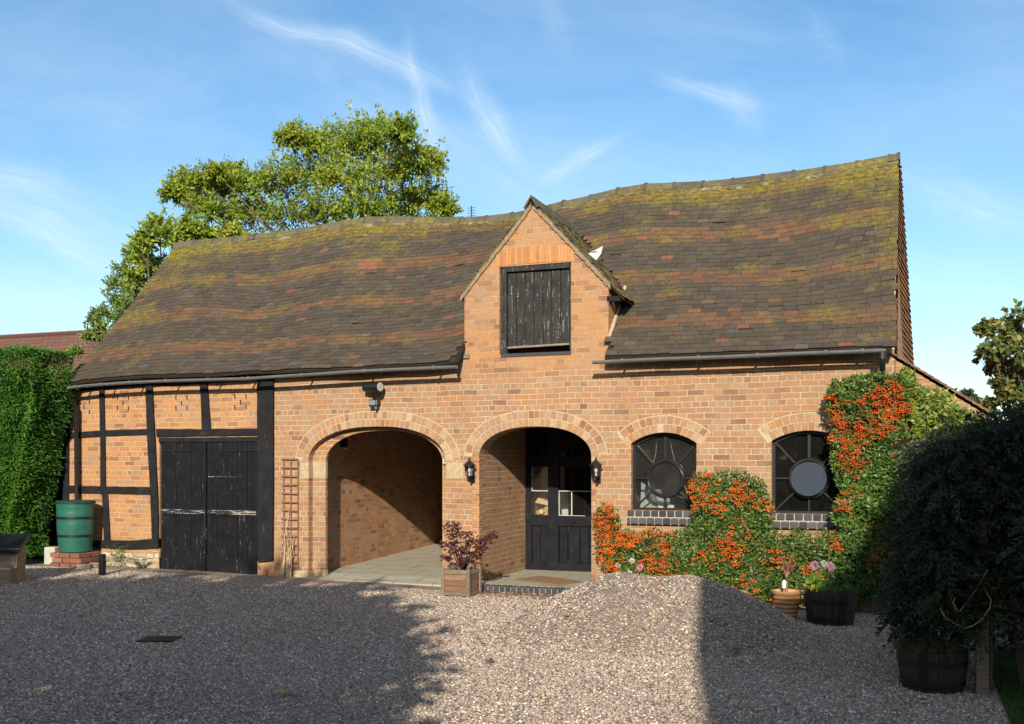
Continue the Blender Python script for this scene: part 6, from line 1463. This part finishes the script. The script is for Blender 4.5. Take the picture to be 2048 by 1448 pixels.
wis = thing('wisteria', 'dark overgrown wisteria cascading over the wooden arbour on the right', 'climber', (ap.x + 0.4, wc, ap.z))
def spray_mesh(name, base, d, ln, nl, L, wd, mat, parent):
    """pinnate leaves: nl leaflets in pairs along each stalk"""
    d = unit(d); m = len(base); up = unit(rng.normal(size=(m, 3)) * 0.35 + [0, -0.8, 0.6]); sd = unit(np.cross(d, up)); P, A, N, rr = [], [], [], []; tone = rng.random(m)
    for i in range(nl):
        u = 0.15 + 0.85 * (i // 2) / max(1, nl // 2 - 1); sgn = 1 if i % 2 else -1
        p = base + d * (ln * u)[:, None] + np.c_[np.zeros(m), np.zeros(m), -0.30 * ln * u * u]; P.append(p)
        A.append(sd * sgn * (1.0 - 0.5 * u) + d * (0.55 + 0.6 * u) + rng.normal(size=(m, 3)) * 0.15 + [0, 0, -0.25]); N.append(up + rng.normal(size=(m, 3)) * 0.2); rr.append(np.clip(tone * 0.75 + 0.25 * rng.random(m), 0, 1))
    P, A, N = np.concatenate(P), np.concatenate(A), np.concatenate(N); ls = rng.uniform(L * 0.75, L * 1.2, len(P))
    return leaf_mesh(name, P, A, N, ls, ls * wd, mat, parent, np.concatenate(rr), bend=0.2)
n = 17000; X = rng.uniform(min(p[0] for p in PXw), max(p[0] for p in PXw), n); Z = rng.uniform(min(p[1] for p in PXw), max(p[1] for p in PXw), n)
jx = np.array([mnoise.noise(Vector((a * 3.0, c * 3.0, 0.3))) + 0.5 * mnoise.noise(Vector((a * 8, c * 8, 2.3))) for a, c in zip(X, Z)]) * 0.13; jz = np.array([mnoise.noise(Vector((a * 3.0, c * 3.0, 8.3))) + 0.5 * mnoise.noise(Vector((a * 8, c * 8, 5.3))) for a, c in zip(X, Z)]) * 0.13
amp = 1 + 1.3 * np.clip((1.1 - Z) / 0.6, 0, 1); k = inpoly(X + jx * amp, Z + jz * amp, PXw); X, Z = X[k], Z[k]; m = len(X)
bul = np.array([mnoise.noise(Vector((a * 2.8, c * 2.6, 5))) + 0.6 * mnoise.noise(Vector((a * 6.5, c * 6.5, 1))) for a, c in zip(X, Z)])
edge = np.clip((X - min(p[0] for p in PXw)) / 0.5, 0, 1)
Y = wc - (0.50 + 0.34 * bul) * (0.35 + 0.65 * np.sqrt(edge)) + rng.random(m) ** 1.6 * 1.2
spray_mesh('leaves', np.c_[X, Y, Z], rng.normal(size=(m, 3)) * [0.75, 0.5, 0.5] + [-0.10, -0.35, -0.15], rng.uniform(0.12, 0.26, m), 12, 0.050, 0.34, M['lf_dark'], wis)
def onw(pts, d, r0, r1, name='trailing_stem', mt='straw'):
    b = MB(); Q = [W(x, y, d) for x, y in pts]; b.tube(Q, [r0 + (r1 - r0) * i / (len(Q) - 1) for i in range(len(Q))], 6); b.build(name, M[mt], wis, smooth=True)
fd = ap.y - 0.22
onw([(1880, 1215), (1890, 1235), (1910, 1248), (1930, 1256), (1945, 1252), (1965, 1238), (1980, 1215), (1982, 1200), (1970, 1180)], fd, 0.006, 0.004)
onw([(1910, 1195), (1906, 1205), (1912, 1218), (1916, 1222)], fd, 0.008, 0.005); onw([(1975, 1140), (1955, 1175), (1930, 1208), (1920, 1222)], fd, 0.004, 0.004); onw([(1925, 1156), (1945, 1158), (1952, 1160)], fd, 0.005, 0.003)
for x in (1815, 1840, 1890, 1925, 1945): onw([(x, 1230), (x + 4, 1280), (x - 3 + random.uniform(0, 8), 1335)], ap.y + random.uniform(-0.1, 0.3), 0.004, 0.002)
for k in range(4): onw([(1962 + k * 6, 1380), (1958 + k * 8, 1300), (1968 + k * 4, 1200), (1950 + k * 16, 1050), (1930 + k * 25, 900)], ap.y + 0.12 + 0.02 * k, 0.016, 0.008, 'climbing_stem', 'bark')
tree('darkening_shrub', 'dark leafy shrub added behind the arbour to darken the background by the lawn', 'shrub', (2.0, -2.4, -0.1), [((x, -2.6 + random.uniform(-.3, .3), z), 0.62) for x in (0.75, 1.3, 1.9, 2.5) for z in (0.35, 1.0, 1.6)], M['lf_dark'], 90, 20, 0.10, 0.06, inner=0.1)  # made-up dark backdrop, standing in for the deep shade behind the arbour
# pale shrub, lawn
sp = W(2050, 1212, -4.2); n = 900; t = thing('silver_shrub', 'pale silvery leaved shrub in the shade behind the wooden post', 'shrub', (sp.x, -4.2, -0.1))
P = np.array([sp.x, -4.2, sp.z - 0.05]) + rng.normal(size=(n, 3)) * [0.14, 0.10, 0.10]; leaf_mesh('leaves', P, rdir(n) + [0, -0.3, -0.3], unit(rng.normal(size=(n, 3)) * 0.5 + [0, -1, 0.5]), rng.uniform(0.03, 0.06, n), rng.uniform(0.014, 0.022, n), M['lf_silver'], t)
b = MB()
for k in range(5): b.tube([(sp.x + random.uniform(-.05, .05), -4.2, -0.1), (sp.x + random.uniform(-.12, .12), -4.2, sp.z)], [0.012, 0.005], 5)
b.build('stems', M['bark'], t)
structure(grid_sheet('lawn', list(np.linspace(0.62, 4.5, 12)), list(np.linspace(-7.5, -0.4, 14)), lambda x, y: gz(x) + 0.012, M['earth']))
n = 22000; P = np.c_[rng.uniform(0.62, 2.4, n), rng.uniform(-6.6, -3.4, n), np.full(n, gz(1.0) + 0.01)]
o = leaf_mesh('lawn_grass', P, rng.normal(size=(n, 3)) * 0.4 + [0, 0, 1], rdir(n), rng.uniform(0.04, 0.09, n), rng.uniform(0.004, 0.007, n), M['lf_grass'], None); o['kind'] = 'stuff'; tag(o, 'shaded green lawn grass behind the wooden post', 'grass')

# ================================================================== beyond and behind
hl = thing('neighbour_house', 'brown roofed brick house beyond the conifer hedge on the left', 'house', (-27, 18, 0)); random.seed(60)
b = MB(); b.box(-36, -19, 15.0, 22, -0.2, 3.9); b.build('wall', M['brick_red'], hl)
rz_ = W(80, 671, 18.5).z; b = MB(); b.add([(-36.4, 14.6, 3.8), (-18.6, 14.6, 3.8), (-18.6, 18.5, rz_), (-36.4, 18.5, rz_), (-18.6, 22.4, 3.8), (-36.4, 22.4, 3.8)], [(0, 1, 2, 3), (3, 2, 4, 5), (1, 4, 2), (0, 3, 5)])
m_, nt, out = new_mat('plain_brown_tiles'); P_ = pos(nt)
bk_ = nt.n('ShaderNodeTexBrick', {'Vector': P_, 'Color1': (0.135, 0.062, 0.044, 1), 'Color2': (0.165, 0.078, 0.054, 1), 'Mortar': (0.085, 0.042, 0.032, 1), 'Scale': 1.0, 'Mortar Size': 0.02, 'Brick Width': 0.3, 'Row Height': 0.2})
finish(nt, out, bk_.outputs[0], 0.85, nt.noise(P_, 6, 4), 0.3, 0.02); b.build('roof', m_, hl)
b = MB(); b.tube([(-36.4, 18.5, rz_ + 0.02), (-18.6, 18.5, rz_ + 0.02)], 0.10, 8); b.build('ridge', m_, hl)
b = MB(); b.box(-22.2, -21.0, 14.94, 15.0, 1.2, 2.5); b.build('window', M['white_paint'], hl); 
tree('darkening_bush', 'dark evergreen bush added to darken the gap behind the conifer hedge', 'shrub', (-14.1, 1.2, 0), [((-13.9, 0.9, 0.6), 0.55), ((-13.9, 0.9, 1.4), 0.55), ((-13.9, 1.0, 2.1), 0.55), ((-13.9, 1.0, 2.7), 0.45), ((-14.5, 1.5, 0.9), 0.6), ((-14.5, 1.5, 1.9), 0.6), ((-14.5, 1.6, 2.6), 0.5), ((-13.6, 0.5, 0.6), 0.4), ((-13.6, 0.5, 1.3), 0.4), ((-13.6, 0.6, 2.0), 0.4)], M['lf_dark'], 130, 22, 0.10, 0.06, inner=0.1)  # made-up bush, put in so the gap beside the barn reads dark
# aerial behind the ridge
q = W(943, 412, 7.0); t = thing('television_aerial', 'thin television aerial mast just showing above the barn ridge', 'aerial', (q.x, 7.0, 0)); b = MB(); b.tube([(q.x, 7.0, 0), (q.x, 7.0, q.z)], 0.012, 6); b.build('mast', M['iron'], t)
b = MB()
for k in range(4): b.tube([(q.x - 0.09, 7.0, q.z - 0.04 - k * 0.055), (q.x + 0.09, 7.0, q.z - 0.04 - k * 0.055)], 0.005, 5)
b.build('elements', M['iron'], t)
# the house beside the camera whose corner shades the right of the yard
hr = thing('house_across_yard', 'brick house with a low gable and chimney across the yard beside the viewer', 'house', (0, 0, 0)); he = 6.02
HM = Matrix.Translation((1.35, -14.3, 0)) @ Matrix.Rotation(R(12.4), 4, 'Z')        # local x along the gable front, y towards the yard
def hb_(): b = MB(); b.M = HM; return b
b = hb_(); b.box(0, 8, -9, 0, -0.2, he); b.add([(0, 0, he), (8, 0, he), (4, 0, he + 0.3), (0, -9, he), (8, -9, he), (4, -9, he + 0.3)], [(0, 1, 2), (5, 4, 3)]); b.build('wall', M['brick_red'], hr)
b = hb_(); b.add([(0, 0.03, he + 0.02), (0, -9.05, he + 0.02), (4, -9.05, he + 0.34), (4, 0.03, he + 0.34), (8.05, -9.05, he + 0.02), (8.05, 0.03, he + 0.02)], [(0, 1, 2, 3), (3, 2, 4, 5)]); b.build('roof', m_, hr)
b = hb_(); b.prism([(1.68, he + 0.12), (4.0, he + 0.30), (4.0, 7.95), (2.48, 7.9), (2.18, 7.37), (1.88, 6.63)], 0.0, -0.9); b.build('chimney', M['brick_red'], hr)
for xx in (2.2, 5.4):
    for zz in (1.0, 3.9):
        b = hb_(); b.box(xx, xx + 1.1, -0.02, 0.02, zz, zz + 1.3); w_ = b.build('window', M['white_paint'], hr)
        b = hb_(); b.box(xx + 0.08, xx + 1.02, 0.022, 0.03, zz + 0.08, zz + 1.22); b.build('pane', M['pane_dark'], w_)
random.seed(61)
lc = []; HX = 0.9
for x in np.arange(-22, -4.6, 1.3): lc += [((x + HX, -15.2 + random.uniform(-.3, .3), z), 1.35) for z in (1.2, 2.6, 3.9, 5.0, 6.2 + random.uniform(-0.12, 0.12) - (0.85 if x < -7.5 else 0.2))]
lc += [((x + HX, -15.1, z), r) for x, z, r in ((-4.2, 5.85, 1.15), (-3.5, 5.3, 1.1), (-2.9, 4.4, 1.1), (-2.6, 3.3, 1.15), (-2.5, 2.1, 1.15), (-2.5, 1.0, 1.2), (-3.6, 4.2, 1.3), (-3.6, 2.8, 1.3), (-3.6, 1.4, 1.3))]
tree('tall_hedge', 'tall overgrown leafy hedge behind the viewer shading the left of the yard', 'hedge', (-7, -15.2, 0), lc, M['lf_pale'], 75, 20, 0.26, 0.15, inner=0.05)
